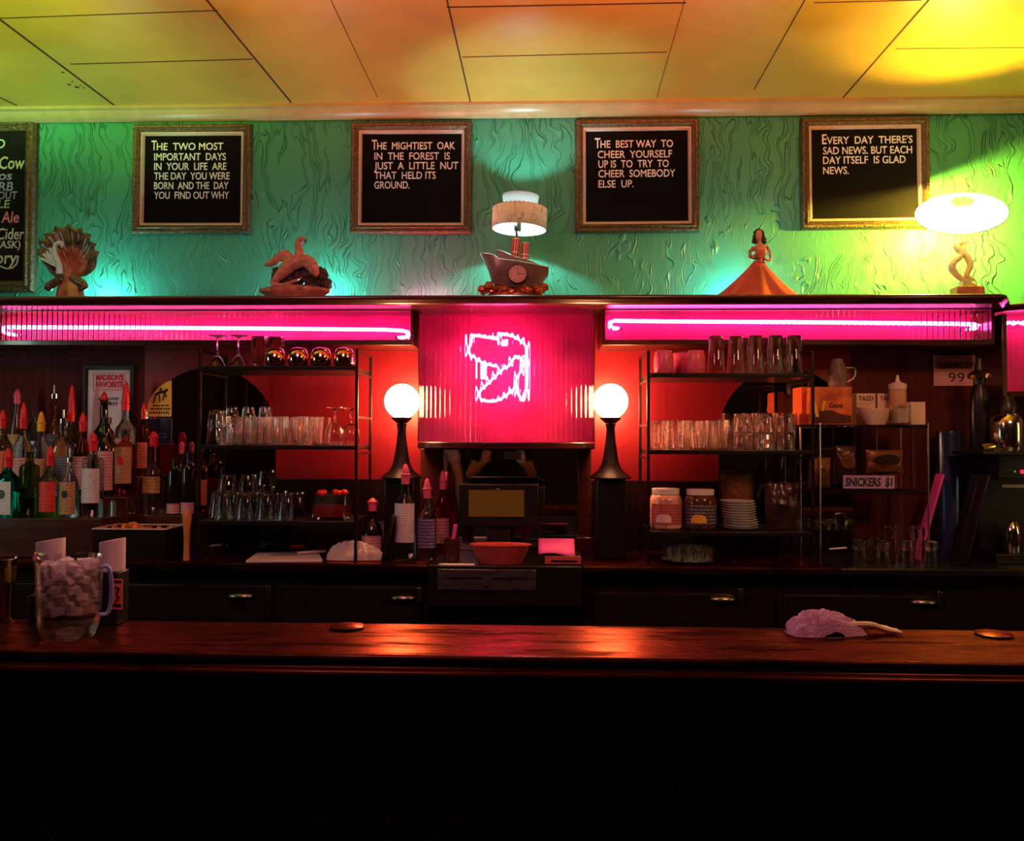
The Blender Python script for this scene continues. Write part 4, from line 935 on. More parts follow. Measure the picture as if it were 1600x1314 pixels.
# right middle shelf
tum2 = glass_obj('ribbed_glass', tumbler_mb(.110, .031, .0345, fl=(8, .06), seg=48), 'glassrose')
row(tum2, [1032, 1063, 1094, 1125], Yf, zr[1], 'ribbed clear glass in the front row, right rack middle shelf', 'ribbed glasses on the right rack')
row(tum2, [1025, 1056, 1087, 1118], Ym, zr[1], 'ribbed clear glass in the second row, right rack middle shelf', 'ribbed glasses on the right rack')
row(tum2, [1022, 1052, 1082, 1112], Yb, zr[1], 'ribbed clear glass in the back row, right rack middle shelf', 'ribbed glasses on the right rack')
row(rock, [1162, 1195, 1228], Yf, zr[1], 'upturned rocks glass at the bottom of a pair, right end of right rack', 'rocks glass pairs on the right rack')
row(rock, [1162, 1195, 1228], Yf, zr[1] + .0668, 'upturned rocks glass on top of a pair, right end of right rack', 'rocks glass pairs on the right rack')
tall = glass_obj('highball_glass', tumbler_mb(.140, .027, .032, fl=(10, .03), seg=40), 'glassrose')
row(tall, [1172, 1202, 1231], Ym, zr[1], 'tall ribbed glass behind the stacked rocks glasses, right rack', 'tall glasses on the right rack')
row(tall, [1141, 1169, 1197], Yb, zr[1], 'tall ribbed glass in the back row of right rack', 'tall glasses on the right rack')
# right top shelf
m = MB(); m.lathe([(.031, 0), (.034, .004), (.0365, .03), (.036, .06), (.031, .082), (.026, .087), (.001, .088), (.001, .084), (.026, .083), (.032, .06), (.0325, .03), (.029, 0)], 28)
mug = tag(finish('pink_cup', m, 'pinkcup'), '', 'cup'); mug['used'] = 0
for px, Y, lab in ((1037, 3.11, 'pink cup upturned at the left end of the right rack top shelf'), (1064, 3.19, 'pink cup upturned between and behind the other two'), (1087, 3.11, 'pink cup upturned beside the tall pint glasses')):
    row(mug, [px], Y, zr[0], lab, 'pink cups on the right rack')
pt = glass_obj('beer_glass', tumbler_mb(.142, .0265, .0335, t=.003, base=.012, inv=True))
row(pt, [1119], 3.12, zr[0], 'upturned beer glass beside the pink cups, right rack top shelf', 'beer glasses on the right rack')
row(pt, [1150], 3.13, zr[0], 'upturned beer glass second from the pink cups', 'beer glasses on the right rack')
for px, lab in ((1181, 'third'), (1212, 'fourth'), (1241, 'fifth')): row(pt, [px], 3.11, zr[0], f'upturned beer glass {lab} from the pink cups, right rack top shelf', 'beer glasses on the right rack')
row(pt, [1165, 1196, 1227], 3.187, zr[0], 'upturned beer glass in the back row, right rack top shelf', 'beer glasses on the right rack')
row(rock, [1160, 1192, 1224], 3.282, zr[0], 'short rocks glass at the back of the right rack top shelf', 'short glasses behind the beer glasses')
# right lower shelf: egg jars, saucers
def jar(px, Y, label, lidm, body, lab, lab2, hpx):
    z = zr[2]; t = thing('pickle_jar', label, 'jar', (X(px, Y), Y, z + .0003), group='pickle jars on the right rack'); h = S(hpx, Y)
    finish('glass_body', MB().lathe([(.001, 0), (.050, 0), (.058, .008), (.060, .03), (.060, h * .70), (.054, h * .82), (.046, h * .86), (.001, h * .86)], 32), body, t)
    finish('lid', MB().lathe([(.050, h * .862), (.0505, h * .99), (.048, h), (.001, h)], 36, fl=(36, .012)), lidm, t)
    m = MB(); m.grid(lambda u, v: (.0606 * sin(-1.15 + 2.3 * u), -.0606 * cos(-1.15 + 2.3 * u), h * (.14 + .5 * v)), 20, 4); l = finish('label', m, lab, t)
    m = MB(); m.grid(lambda u, v: (.0612 * sin(-.75 + .95 * u), -.0612 * cos(-.75 + .95 * u), h * (.19 + .2 * v * (1 - .5 * (2 * u - 1) ** 4))), 14, 4); finish('label_patch', m, lab2, l)
MT.update(eggs=M('pink_brine', (.55, .16, .13), .15, nz=.4, ns=26, col2=(.75, .4, .3)), darkbrine=M('dark_brine', (.09, .03, .02), .15, nz=.5, ns=30),
          labr=label_mat('red_jar_label', (.55, .12, .12), (.12, .01, .02), 10, .5), labd=label_mat('dark_jar_label', (.04, .03, .05), (.6, .5, .5), 9, .55, 3), labw=M('cream_patch', (.75, .55, .55), .5), laby=M('yellow_patch', (.80, .42, .04), .5))
jar(1040, 3.14, 'jar of pink pickled eggs with red label and pale lid', 'white', 'eggs', 'labr', 'labw', 63)
jar(1094, 3.14, 'jar with dark label and yellow patch beside the pink egg jar', 'white', 'darkbrine', 'labd', 'laby', 62)
sau = tag(finish('saucer', MB().lathe([(.001, .0), (.036, .0), (.040, .003), (.062, .0095), (.0635, .0115), (.061, .0118), (.038, .006), (.001, .005)], 40), 'white'), '', 'saucer')
ords = 'bottom second third fourth fifth sixth seventh eighth ninth tenth top'.split()
for i in range(11):
    o = sau if i == 0 else sau.copy()
    if i: COL.objects.link(o)
    o.location = (X(1157, 3.14) - .0012 * i + .002 * sin(i), 3.14, zr[2] + .0004 + .0097 * i)
    o['label'] = (f'{ords[i]} saucer of the white stack beside the egg jars' if i in (0, 10) else f'white saucer {ords[i]} from the bottom of the stack beside the jars'); o['group'] = 'stacked saucers on the right rack'
t = thing('snack_bag', 'dark crumpled snack bag behind the saucers, right end of right rack', 'bag', (X(1222, 3.2), 3.2, zr[2] + .0003))
MT['foil'] = M('dark_snack_foil', (.06, .03, .03), .25, .3, nz=.6, ns=14, bump=.5, bs=20)
m = MB(); m.grid(lambda u, v: ((u - .5) * .13, -.028 * sin(pi * u) * sin(pi * min(1, v * .9 + .1)) + .006 * mnoise.noise((u * 5, v * 5, 1)), v * .17), 16, 16); m.grid(lambda u, v: ((u - .5) * .13, .024 * sin(pi * u) * sin(pi * min(1, v * .9 + .1)) + .001, v * .17), 16, 16); finish('bag', m, 'foil', t)
t = thing('basket', 'brown woven bread basket standing behind the stacked saucers', 'basket', (X(1152, 3.27), 3.27, zr[2] + .0003))
MT['wicker'] = M('brown_wicker', (.22, .08, .03), .6, nz=.5, stretch=(1, 1, 5), ns=60, bump=.8, bs=90)
finish('woven_side', MB().lathe([(.001, 0), (.05, 0), (.056, .06), (.062, .19), (.066, .20), (.06, .205), (.05, .02), (.001, .02)], 28), 'wicker', t)
# tray of shot glasses under the right rack, on the counter
Yt = 3.15; t = thing('glass_tray', 'round steel tray full of shot glasses on the counter under the right rack', 'tray', (X(1075, Yt), Yt, zC + .0003))
finish('tray', MB().lathe([(.001, 0), (.092, 0), (.104, .008), (.106, .010), (.103, .011), (.09, .004), (.001, .004)], 40), 'steel', t)
sg = glass_obj('tray_shot_glass', tumbler_mb(.050, .015, .020, base=.010, seg=16)); k = 0
for ring, n, r in ((0, 1, 0), (1, 6, .042), (2, 11, .078)):
    for i in range(n):
        a = 2 * pi * i / n + ring * .3; o = sg if k == 0 else sg.copy()
        if k: COL.objects.link(o)
        o.location = (t.location.x + r * cos(a), Yt + r * sin(a), zC + .0046); k += 1
        o['label'] = ('small shot glass in the middle of the round steel tray', 'small shot glass in the inner circle on the steel tray', 'small shot glass around the edge of the steel tray')[ring]; o['group'] = 'shot glasses on the steel tray'

# ================================================================== bottles
BT = dict(clear=glass_mat('clear_bottle', (.98, .99, 1), .2), teal=glass_mat('teal_bottle', (.08, .75, .60), .15), green=glass_mat('olive_bottle', (.45, .55, .15), .15), amber=glass_mat('amber_bottle', (.85, .38, .08), .2),
          brown=M('brown_bottle', (.10, .035, .012), .08, trans=.25), dark=M('black_bottle', (.010, .010, .010), .08, coat=.5), blue=M('dark_blue_bottle', (.02, .025, .08), .1), rose=glass_mat('rose_bottle', (1, .55, .5), .25))
LB = dict(white=label_mat('white_label', (.72, .66, .68), (.05, .04, .08), 12, .58, 1), pink=label_mat('pink_label', (.70, .36, .36), (.35, .03, .05), 9, .5, 2), red=label_mat('red_label', (.70, .035, .03), (.80, .35, .3), 8, .62, 4),
          tan=label_mat('tan_label', (.55, .28, .13), (.04, .02, .01), 10, .55, 5), gold=label_mat('gold_label', (.60, .35, .10), (.12, .05, .02), 8, .55, 6), dark=label_mat('dark_label', (.06, .05, .09), (.55, .4, .45), 10, .58, 7), violet=label_mat('violet_label', (.07, .05, .16), (.55, .42, .65), 9, .52, 8), orange=label_mat('orange_label', (.75, .22, .08), (.3, .05, .02), 9, .55, 9))
PROF = dict(std=[(0, 0), (.92, 0), (1, .02), (1, .60), (.90, .68), (.55, .76), (.36, .82), (.33, .99), (.38, .99), (.38, 1), (0, 1)],
            slope=[(0, 0), (.95, 0), (1, .02), (.98, .52), (.85, .62), (.5, .75), (.36, .86), (.34, .99), (.38, 1), (0, 1)],
            tall=[(0, 0), (.94, 0), (1, .02), (1, .72), (.93, .78), (.5, .82), (.38, .85), (.36, .99), (.42, 1), (0, 1)],
            rnd=[(0, 0), (.75, 0), (.92, .06), (1, .22), (.96, .42), (.75, .58), (.42, .66), (.30, .70), (.28, .98), (.34, 1), (0, 1)],
            bell=[(0, 0), (.92, 0), (1, .03), (.96, .30), (1, .55), (.92, .66), (.5, .74), (.34, .80), (.32, .99), (.38, 1), (0, 1)])
def bottle(px, ytop, Y, z, rpx, kind, glass, label, pour, lab, pourh=None, l0=.12, l1=.52, sq=False, group='bottles on the left bottle steps', badge=None):
    H = P(px, ytop, Y).z - z; r = S(rpx, Y); ph = pourh if pourh is not None else (.045 if pour else 0)
    if pour in ('cork', 'ball'): ph = .0
    hb = H - ph; t = thing('liquor_bottle', lab, 'bottle', (X(px, Y), Y, z + .0003), group=group)
    pr = [(a * r, b * hb) for a, b in PROF[kind]]
    seg = 28; m = MB()
    if sq:
        rs = []
        for a, b in pr:
            k = min(1, max(0, (b / hb - .62) / .2)); e = 4 - 2 * k; r_ = []
            for j in range(32):
                th = 2 * pi * j / 32; c_, s_ = cos(th), sin(th); d = (abs(c_) ** e + abs(s_) ** e) ** (-1 / e); r_.append((max(a, .0001) * c_ * d, max(a, .0001) * s_ * d * .85, b))
            rs.append(r_)
        m.rings(rs)
    else: m.lathe(pr, seg)
    finish('glass_body', m, BT[glass], t, sharp=45)
    if label:
        A = 1.1; m = MB()
        if sq: m.bb(-r * .86, r * .86, -r * .86 - .0008, -r * .855, hb * l0, hb * l1)
        else: m.grid(lambda u, v: ((r + .0007) * sin(-A + 2 * A * u), -(r + .0007) * cos(-A + 2 * A * u), hb * (l0 + (l1 - l0) * v)), 16, 2)
        l = finish('label', m, LB[label], t)
        if badge:
            m = MB(); zz_ = hb * (l0 + (l1 - l0) * .62); q = r * .34
            m.lathe([(.0001, .0008), (q, .0008), (q, 0)], 20, sy=1.25, mat=Matrix.Translation((0, -(r * (.86 if sq else 1)) - .0012, zz_)) @ Matrix.Rotation(pi / 2, 4, 'X'))
            finish('badge', m, badge, l)
    if pour in ('red', 'yellow', 'pinkcup'):
        m = MB(); rn = r * .40 if r < .05 else .014; rn = max(.0105, min(.0165, rn))
        m.lathe([(rn * 1.0, hb - .03), (rn * 1.05, hb + .002), (rn * 1.25, hb + .003), (rn * 1.25, hb + .007), (rn * .95, hb + .009), (rn * .88, hb + ph * .45), (rn * .5, hb + ph * .85), (rn * .14, hb + ph), (.0001, hb + ph)], 16)
        finish('pourer', m, pour, t)
    elif pour == 'cap': finish('cap', MB().lathe([(r * .42, hb * .93), (r * .42, hb + .004), (.0001, hb + .004)], 16), 'blackp', t)
    elif pour == 'steelspout':
        m = MB(); m.lathe([(r * .38, hb - .01), (r * .40, hb + .008), (.004, hb + .012), (.003, hb + ph), (.0001, hb + ph)], 12); finish('spout', m, 'chrome', t)
    return t
z1 = Z(815, 3.1); z2 = z1 + .075; z3 = z1 + .15
st = thing('bottle_steps', 'black stepped bottle riser at the left end of the back bar', 'riser', (0, 0, 0))
xe = X(160, 3.1)
for i, (ya, yb, z) in enumerate(((3.095, 3.2, z1), (3.2, 3.29, z2), (3.29, YP - .009, z3))):
    finish('step', MB().bb(XL + .001, xe + (.05 if i else 0), ya, yb - .0005, zC + .0008, z), 'mahog', st, bevel=.004)
A_, B_, C_ = 3.148, 3.245, 3.35
# front row
bottle(13, 700, A_, z1, 17, 'std', 'teal', 'white', 'red', 'teal gin bottle with tall white label, front row far left', sq=True, l0=.05, l1=.62, badge='blackp')
bottle(47, 706, A_, z1, 14.5, 'tall', 'green', None, None, 'olive unlabelled bottle beside the teal gin bottle')
bottle(79, 697, A_, z1, 15, 'bell', 'clear', 'red', 'red', 'bottle with big red label in the front row', l0=.10, l1=.60)
bottle(110, 700, A_, z1, 14, 'slope', 'clear', 'tan', 'steelspout', 'bottle with tan label and dark round emblem, front row', l0=.06, l1=.62, badge='blackp')
bottle(146, 676, A_, z1, 16, 'tall', 'clear', 'white', 'red', 'tall clear vodka bottle with narrow white label, front row right end', l0=.20, l1=.66, pourh=.04)
# middle row
bottle(4, 640, B_, z2, 15, 'std', 'clear', 'orange', 'red', 'clear bottle with orange label at the left edge, middle row', l0=.2, l1=.6)
bottle(36, 629, B_, z2, 14.5, 'std', 'clear', 'pink', 'red', 'clear bottle with red pourer and pink label, middle row', pourh=.075)
bottle(64, 643, B_, z2, 14.5, 'std', 'clear', 'tan', 'yellow', 'clear bottle with thick yellow pourer, middle row', pourh=.05)
bottle(99, 640, B_, z2, 17, 'std', 'clear', 'dark', 'steelspout', 'clear bottle with dark band label and steel spout, middle row', sq=True)
bottle(129, 645, B_, z2, 14, 'slope', 'amber', 'pink', 'red', 'amber bottle with pink label and red pourer, middle row', l0=.1, l1=.55)
bottle(166, 636, B_, z2, 17, 'bell', 'dark', 'pink', 'cap', 'black bottle with large pink label, middle row', l0=.08, l1=.58)
bottle(196, 655, B_, z2 - .0, 15, 'tall', 'rose', 'tan', 'cap', 'bottle with tan label and red leaf emblem, right of the black bottle', l0=.2, l1=.75, badge='red')
# back row
bottle(26, 608, C_, z3, 13, 'slope', 'brown', 'gold', 'pinkcup', 'brown bottle with red top in the back row, left', pourh=.03)
bottle(54, 640, C_, z3, 15, 'std', 'clear', 'white', None, 'clear bottle with slanting white label in the back row')
bottle(84, 602, C_, z3, 15, 'rnd', 'brown', 'dark', 'steelspout', 'round brown bottle with pale neck and steel spout, back row')
bottle(111, 602, C_, z3, 14, 'std', 'clear', 'orange', 'red', 'bottle with very tall red pourer in the back row', pourh=.12)
bottle(162, 612, C_, z3, 20, 'rnd', 'dark', None, 'red', 'black round shouldered bottle before the white poster', pourh=.035)
bottle(196, 596, C_, z3, 15.5, 'bell', 'clear', 'pink', 'red', 'bottle with tall orange red pourer before the white poster', pourh=.09)
bottle(224, 628, 3.39, z3, 9.5, 'tall', 'amber', 'orange', 'red', 'slim amber bottle with orange red tip beside the yellow sign', pourh=.04)
t3 = bottle(240, 674, 3.30, z1 + .001, 16, 'rnd', 'clear', 'gold', 'red', 'round pale yellow bottle with small red pourer at the right end', pourh=.03, l0=.28, l1=.5)
finish('step', MB().bb(xe + .0515, X(306, 3.3), 3.245, YP - .009, zC + .0008, z1), 'mahog', st, bevel=.003)
for px, Y, yt, kk, lb in ((276, 3.30, 700, 'cap', 'black wine bottle standing left in the dark pair'), (298, 3.29, 690, 'cap', 'black wine bottle standing right in the dark pair')):
    bottle(px - 2, yt, Y, z1, 11.5, 'tall', 'dark', 'pink', kk, lb, l0=.02, l1=.2)
for i, (px, yt, g_, l_) in enumerate(((284, 690, 'clear', 'white'), (318, 695, 'amber', 'orange'))):
    bottle(px, yt, 3.385, z1, 9, 'std', g_, l_, 'pinkcup' if i == 0 else 'cap', ('small clear bottle with pale cap behind the black wine bottles', 'small amber bottle with orange label beside the left rack post')[i], pourh=.02)
# bottles on the counter, centre
zc_ = zC + .0003
bottle(634, 725, 3.115, zc_, 17, 'std', 'clear', 'white', 'pinkcup', 'clear vodka bottle with white label right of the left globe stem', sq=False, l0=.22, l1=.68, group='bottles beside the register')
bottle(668, 747, 3.12, zc_, 15, 'bell', 'clear', 'violet', 'pinkcup', 'clear bottle with dark violet label beside the register', l0=.18, l1=.60, group='bottles beside the register')
bottle(692, 735, 3.30, zc_, 12, 'std', 'rose', 'pink', 'pinkcup', 'slender rose bottle with pink top against the register mirror', l0=.15, l1=.5, group='bottles beside the register')
bottle(592, 752, 3.36, zc_, 11, 'tall', 'clear', 'dark', 'cap', 'slim bottle with black cap behind the squat dark bottle', group='bottles beside the register')
bottle(583, 778, 3.21, zc_, 17, 'rnd', 'dark', 'pink', 'pinkcup', 'squat dark bottle with pink stopper and cross band', l0=.05, l1=.4, pourh=.02, group='bottles beside the register')
bottle(613, 790, 3.37, zc_, 11, 'slope', 'rose', 'red', 'cap', 'small rose bottle half hidden behind the slanted black card', group='bottles beside the register')

# ================================================================== register, papers and kitchen things on the back counter
MT.update(screen=M('register_screen', (.02, .008, .004), .25, em=(.30, .085, .010), es=.22, nz=.2), magenta=M('magenta_paper', (.85, .09, .50), .6), redbasket=M('red_basket_plastic', (.65, .07, .07), .4, nz=.2, stretch=(1, 1, 6), ns=70, bump=.5, bs=90),
          lemon=M('orange_wedge', (.80, .22, .03), .4, nz=.3, ns=40), strawberry=M('strawberry', (.65, .03, .02), .35), foam=M('plastic_board', (.70, .55, .50), .5), lavender=M('lavender_terry', (.60, .33, .62), .95, bump=.8, bs=300, spec=.1),
          slotmetal=M('dark_drawer_metal', (.18, .16, .17), .28, .8, nz=.4, stretch=(1, 1, 4)), frost=glass_mat('frosted_plastic', (1, .97, .97), .35, .03), ice=M('ice', (.92, .80, .80), .25, nz=.15, ns=90, trans=.35, ior=1.2, bump=.3, bs=160), foamy=M('ice_water', (.95, .78, .78), .5, trans=.1, nz=.25, ns=30),
          napkin=M('paper_napkins', (.72, .60, .62), .85, stretch=(1, 1, 1), nz=.1), walllabel=M('caddy_label', (.75, .16, .06), .5, nz=.2), tin=M('blue_tin', (.05, .08, .22), .25, .6), steelpot=M('polished_steel', (.72, .68, .66), .13, 1), gold2=M('brass_lid', (.80, .55, .12), .2, 1))
# cash drawer filling the notch
t = thing('cash_drawer', 'black cash drawer with a dark metal front below the register', 'cash drawer', ((xn0 + xn1) / 2, 3.0, zC - .145)); hw = (xn1 - xn0) / 2 - .005
finish('housing', MB().bb(-hw, hw, .004, .42, 0, .143), 'black', t, bevel=.003)
f0, f1 = X(685, 3.0) - t.location.x, X(838, 3.0) - t.location.x; fz0, fz1 = Z(922, 3.0) - t.location.z, Z(890, 3.0) - t.location.z
fr = finish('metal_front', MB().bb(f0, f1, -.006, .0035, fz0, fz1), 'slotmetal', t, bevel=.0015)
m = MB(); zq = (fz0 + fz1) / 2 + .006
for a, b in ((.10, .46), (.56, .92)): m.bb(f0 + (f1 - f0) * a, f0 + (f1 - f0) * b, -.0075, -.0055, zq - .003, zq + .003)
finish('cheque_slot', m, 'black', fr)
finish('lock', MB().lathe([(.007, 0), (.007, .003), (.004, .004), (.0001, .004)], 16, mat=Matrix.Translation(((f0 + f1) / 2, -.006, fz0 + .014)) @ Matrix.Rotation(pi / 2, 4, 'X')), 'chrome', fr)
zk = zC - .0017
# register
Yp = 3.16; t = thing('register_terminal', 'touch screen cash register with a dim orange screen', 'register', (X(779, Yp), Yp, zk))
def tl(a, b, Y=Yp): q = P(a, b, Y); return q.x - t.location.x, q.z - zk
(x0, z1_), (x1, z0_) = tl(716, 755), tl(842, 823)
sc = finish('monitor', MB().bb(x0, x1, -.012, .03, z0_, z1_), 'blackp', t, bevel=.006)
(a0, b1), (a1, b0) = tl(733, 765), tl(819, 807)
finish('screen', MB().bb(a0, a1, -.0145, -.0115, b0, b1), 'screen', sc)
finish('status_light', MB().bb(-.006, .006, -.0135, -.0115, b1 + .004, b1 + .0055), 'white', sc)
m = MB(); m.bb(-.045, .045, .006, .05, .03, z0_ - .001); m.bb(-.075, .075, -.05, .09, 0, .03); finish('stand', m, 'blackp', t, bevel=.006)
m = MB(); m.bb(x1 + .0005, x1 + .022, -.008, .02, (z0_ + z1_) / 2 - .03, z1_ - .012); finish('card_reader', m, 'blackp', t, bevel=.003)
# red bread basket
q0 = P(782, 877, 3.055); t = thing('plastic_basket', 'oval red plastic basket in front of the register', 'basket', (q0.x, 3.06, zk))
h = S(30, 3.06); m = MB(); m.lathe([(.001, 0), (.66, 0), (.72, .004), (1.0, h), (1.04, h + .002), (1.04, h - .003), (.97, h - .004), (.68, .006), (.001, .005)], 48, sx=S(46, 3.06), sy=.048, fl=(24, .012)); finish('basket_wall', m, 'redbasket', t)
tag(finish('pen_cup', MB().lathe([(.001, 0), (.028, 0), (.030, S(36, 3.1)), (.027, S(36, 3.1)), (.026, .003), (.001, .003)], 28), 'mahog', loc=(X(707, 3.1), 3.1, zk)), 'round brown cup left of the red basket', 'cup')
m = MB(); m.tube([(0, 0, .004), (.022, -.012, S(58, 3.1))], .007, 8); tag(finish('marker_pen', m, 'magenta', loc=(X(704, 3.1), 3.1, zk)), 'pink marker pen standing in the brown cup', 'pen')
tag(finish('business_card', MB().bb(0, X(742, 3.02) - X(687, 3.02), 0, .03, 0, .0025), 'paper', loc=(X(687, 3.02), 3.008, zk)), 'pale card lying at the front of the cash drawer', 'card')
# printer with pink slips
t = thing('receipt_printer', 'low black receipt printer right of the red basket', 'printer', (X(879, 3.1), 3.10, zk))
w_ = S(29, 3.08); finish('body', MB().bb(-w_, w_, -.06, .09, 0, S(14, 3.06)), 'blackp', t, bevel=.004)
finish('front_plate', MB().bb(-w_ + .004, w_ - .002, -.063, -.0602, .004, S(13, 3.06)), 'redbasket', t); finish('paper_slot', MB().bb(-w_ * .6, w_ * .75, -.066, -.0632, .012, .018), 'black', t)
m = MB(); m.grid(lambda u, v: ((u - .5) * S(56, 3.1), -.045 + .10 * v, .005 * sin(u * 5) * (1 - v) + .045 * v + S(14, 3.06) + .003), 8, 4); o = tag(finish('paper_slips', m, 'magenta', solid=.003, loc=(X(870, 3.1), 3.10, zk)), 'pink paper slips lying tilted on the receipt printer', 'paper')
# slanted black card against the bottles
tag(finish('menu_card', MB().box((0, 0, S(36, 3.07)), (.011, .09, S(74, 3.07)), (0, R(12), 0)), 'blackp', loc=(X(609, 3.07), 3.07, zC + .0012)), 'slanted black menu card leaning before the vodka bottle', 'menu')
# cloth roll, cutting board, knives, dish
random.seed(2)
def cloth_mb(L, Wd, H, seed=1.0, skew=.0, tail=.0):
    """crumpled cloth heap: a solid height field with folds"""
    m = MB(); nu, nv = 70, 34; top = []; bot = []
    for i in range(nu + 1):
        for j in range(nv + 1):
            u, v = i / nu * 2 - 1, j / nv * 2 - 1
            n0 = mnoise.noise((u * 1.6 + seed, v * 1.6, seed)); ed = 1 + .16 * mnoise.noise((math.atan2(v, u) * 1.5, seed, 1))
            x = u * L / 2; y = v * Wd / 2 * (1 - .25 * u * (tail > 0)); r = min(1, math.sqrt(abs(u) ** 2.6 + abs(v) ** 2.6) / ed)
            e = (1 - r ** 2.2); e = max(0, e) ** .55
            prof = 1 - tail * max(0, u - .1) ** .8
            fold = abs(mnoise.noise((u * 3.2 + .9 * n0 + v * skew * 2 + seed, v * 2.2 - u * skew, seed * 2)))
            wr = mnoise.noise((u * 9 + seed, v * 6, seed))
            h = H * e * prof * (.72 + .75 * (.38 - fold) + .07 * wr)
            h = max(h, .28 * H * e * prof); top.append((x, y, max(.0015, h))); bot.append((x, y, 0))
    N = (nv + 1); vs = top + bot; o = len(top); fs = []
    for i in range(nu):
        for j in range(nv):
            a = i * N + j
            if not (i and j and i < nu - 1 and j < nv - 1) and max(top[q_][2] for q_ in (a, a + 1, a + N, a + N + 1)) <= .0015: continue
            if max(top[q_][2] for q_ in (a, a + 1, a + N, a + N + 1)) <= .0015: continue
            fs.append((a, a + N, a + N + 1, a + 1)); fs.append((o + a, o + a + 1, o + a + N + 1, o + a + N))
    return m._add(vs, fs)
q = PZ(556, 874, zC); tag(finish('bar_towel', cloth_mb(S(92, q.y), .085, S(30, q.y), 1.3, .6, .25), 'cloth', loc=(q.x, q.y, zC), sharp=80), 'rolled pale towel beside the white cutting board', 'towel')
pc = [PZ(*c, zC) for c in ((384, 880), (504, 879), (497, 865), (403, 866))]
m = MB(); m._add([(p.x, p.y, zC + z) for z in (.0006, .010) for p in pc], [(3, 2, 1, 0), (4, 5, 6, 7), (0, 1, 5, 4), (1, 2, 6, 5), (2, 3, 7, 6), (3, 0, 4, 7)]); tag(finish('cutting_board', m, 'foam', bevel=.002), 'white plastic cutting board at the front of the left counter', 'cutting board')
def knife(px0, py0, px1, py1, hm, label, z=.011, blade=True):
    a, b = PZ(px0, py0, zC + z), PZ(px1, py1, zC + z); t = thing('paring_knife', label, 'knife', (a.x, a.y, zC + z)); d = b - a; L = d.length; t.rotation_euler = (0, 0, math.atan2(d.y, d.x))
    finish('handle', MB().tube([(0, 0, .006), (L * .2, 0, .007), (L * .5, 0, .006)], [.0062, .0075, .006], 10, sq=.8), hm, t)
    m = MB(); m._add([(L * .5, -.008, .004), (L * .5, .008, .004), (L * .96, .006, .004), (L, -.006, .004), (L * .5, -.008, .006), (L * .5, .008, .006), (L * .96, .006, .006), (L, -.006, .006)], [(3, 2, 1, 0), (4, 5, 6, 7), (0, 1, 5, 4), (1, 2, 6, 5), (2, 3, 7, 6), (3, 0, 4, 7)]); finish('blade', m, 'steel', t)
knife(508, 864, 420, 869, 'foam', 'white handled knife lying on the cutting board')
knife(356, 854, 300, 857, 'foam', 'white handled knife lying left behind the cutting board', .0015)
knife(475, 856, 430, 857, 'red', 'red handled knife lying behind the cutting board', .0015)
q = PZ(433, 851, zC); q.y = 3.335; t = thing('garnish_dish', 'shallow dark dish behind the cutting board', 'dish', (q.x, q.y, zC + .0006))
finish('dish', MB().lathe([(.001, 0), (.04, 0), (.092, .022), (.094, .024), (.09, .0235), (.04, .004), (.001, .004)], 40), 'mahog', t)
m = MB(); m.lathe([(.001, 0), (.012, .004), (.015, .012), (.011, .024), (.001, .034)], 16); tag(finish('strawberry', m, 'strawberry', loc=(q.x + .015, q.y - .01, zC + .006)), 'red strawberry standing in the shallow dish', 'strawberry')
m = MB(); 
for i in range(9): m.blob((random.uniform(-.02, .02), random.uniform(-.012, .012), .012 + random.random() * .012), (.011, .009, .008), 1, .4, 3, i)
MT['mint'] = M('mint_leaves', (.03, .09, .02), .5, nz=.4); tag(finish('mint_sprig', m, 'mint', loc=(*PZ(415, 863, zC).to_tuple()[:2], zC + .0105)), 'small green herb sprig at the back of the cutting board', 'herb')
# garnish caddy on the left
zg = Z(832, 3.03); t = thing('garnish_caddy', 'black garnish caddy with a pale rim left of the glass rack', 'caddy', (X(224, 3.13), 3.13, zC + .0005)); hg = zg - zC; wx = S(58, 3.03)
m = MB(); m.bb(-wx, wx, -.10, .062, 0, .006)
for a in (-.10, .059): m.bb(-wx, wx, a, a + .003, .006, hg)
for a in (-wx, -wx / 3, wx / 3, wx - .003): m.bb(a, a + .003, -.097, .059, .006, hg)
finish('tray', m, 'ebony', t)
m = MB(); r_ = [(sx * wx * u, sy * .1045 * (1 + (u - 1) * .6) + .0035, z) for u, z in ((1.03, 0), (.97, 0), (.97, 1), (1.03, 1)) for sx, sy in ()]
m.rings([[(sx * (wx + o), sy * (.082 + o) - .018, hg + z) for o, z in ((.004, 0), (-.004, 0), (-.004, .004), (.004, .004))] for sx, sy in ((-1, -1), (1, -1), (1, 1), (-1, 1))], loop=True); finish('rim', m, 'foam', t)
for i in range(14):
    xx = -wx * .85 + (i % 7) * wx * .27; yy = -.06 + .065 * (i // 7) + .015 * sin(i)
    a = R(20 + 37 * i); m = MB(); m.prism([(.024 * cos(pi * k / 8), .018 * sin(pi * k / 8)) for k in range(9)], -.006, .006, Matrix.Rotation(a, 4, 'Z'))
    o = finish('orange_wedge', m, 'lemon', loc=(t.location.x + xx, t.location.y + yy, zC + hg - .014 + .014 * (i in (2, 3, 9)))); tag(o, 'orange wedge heaped in the garnish caddy', 'orange wedge', 'orange wedges in the garnish caddy')
q = P(292, 812, 3.06); t = thing('muddler', 'wooden muddler standing end up beside the garnish caddy', 'muddler', (q.x, 3.06, zC + .0005)); hm_ = Z(800, 3.06) - zC
finish('handle', MB().lathe([(.001, 0), (.012, 0), (.010, .06), (.012, hm_ - .07), (.016, hm_ - .045), (.0175, hm_ - .02), (.012, hm_ - .004), (.001, hm_)], 20), 'cork', t)

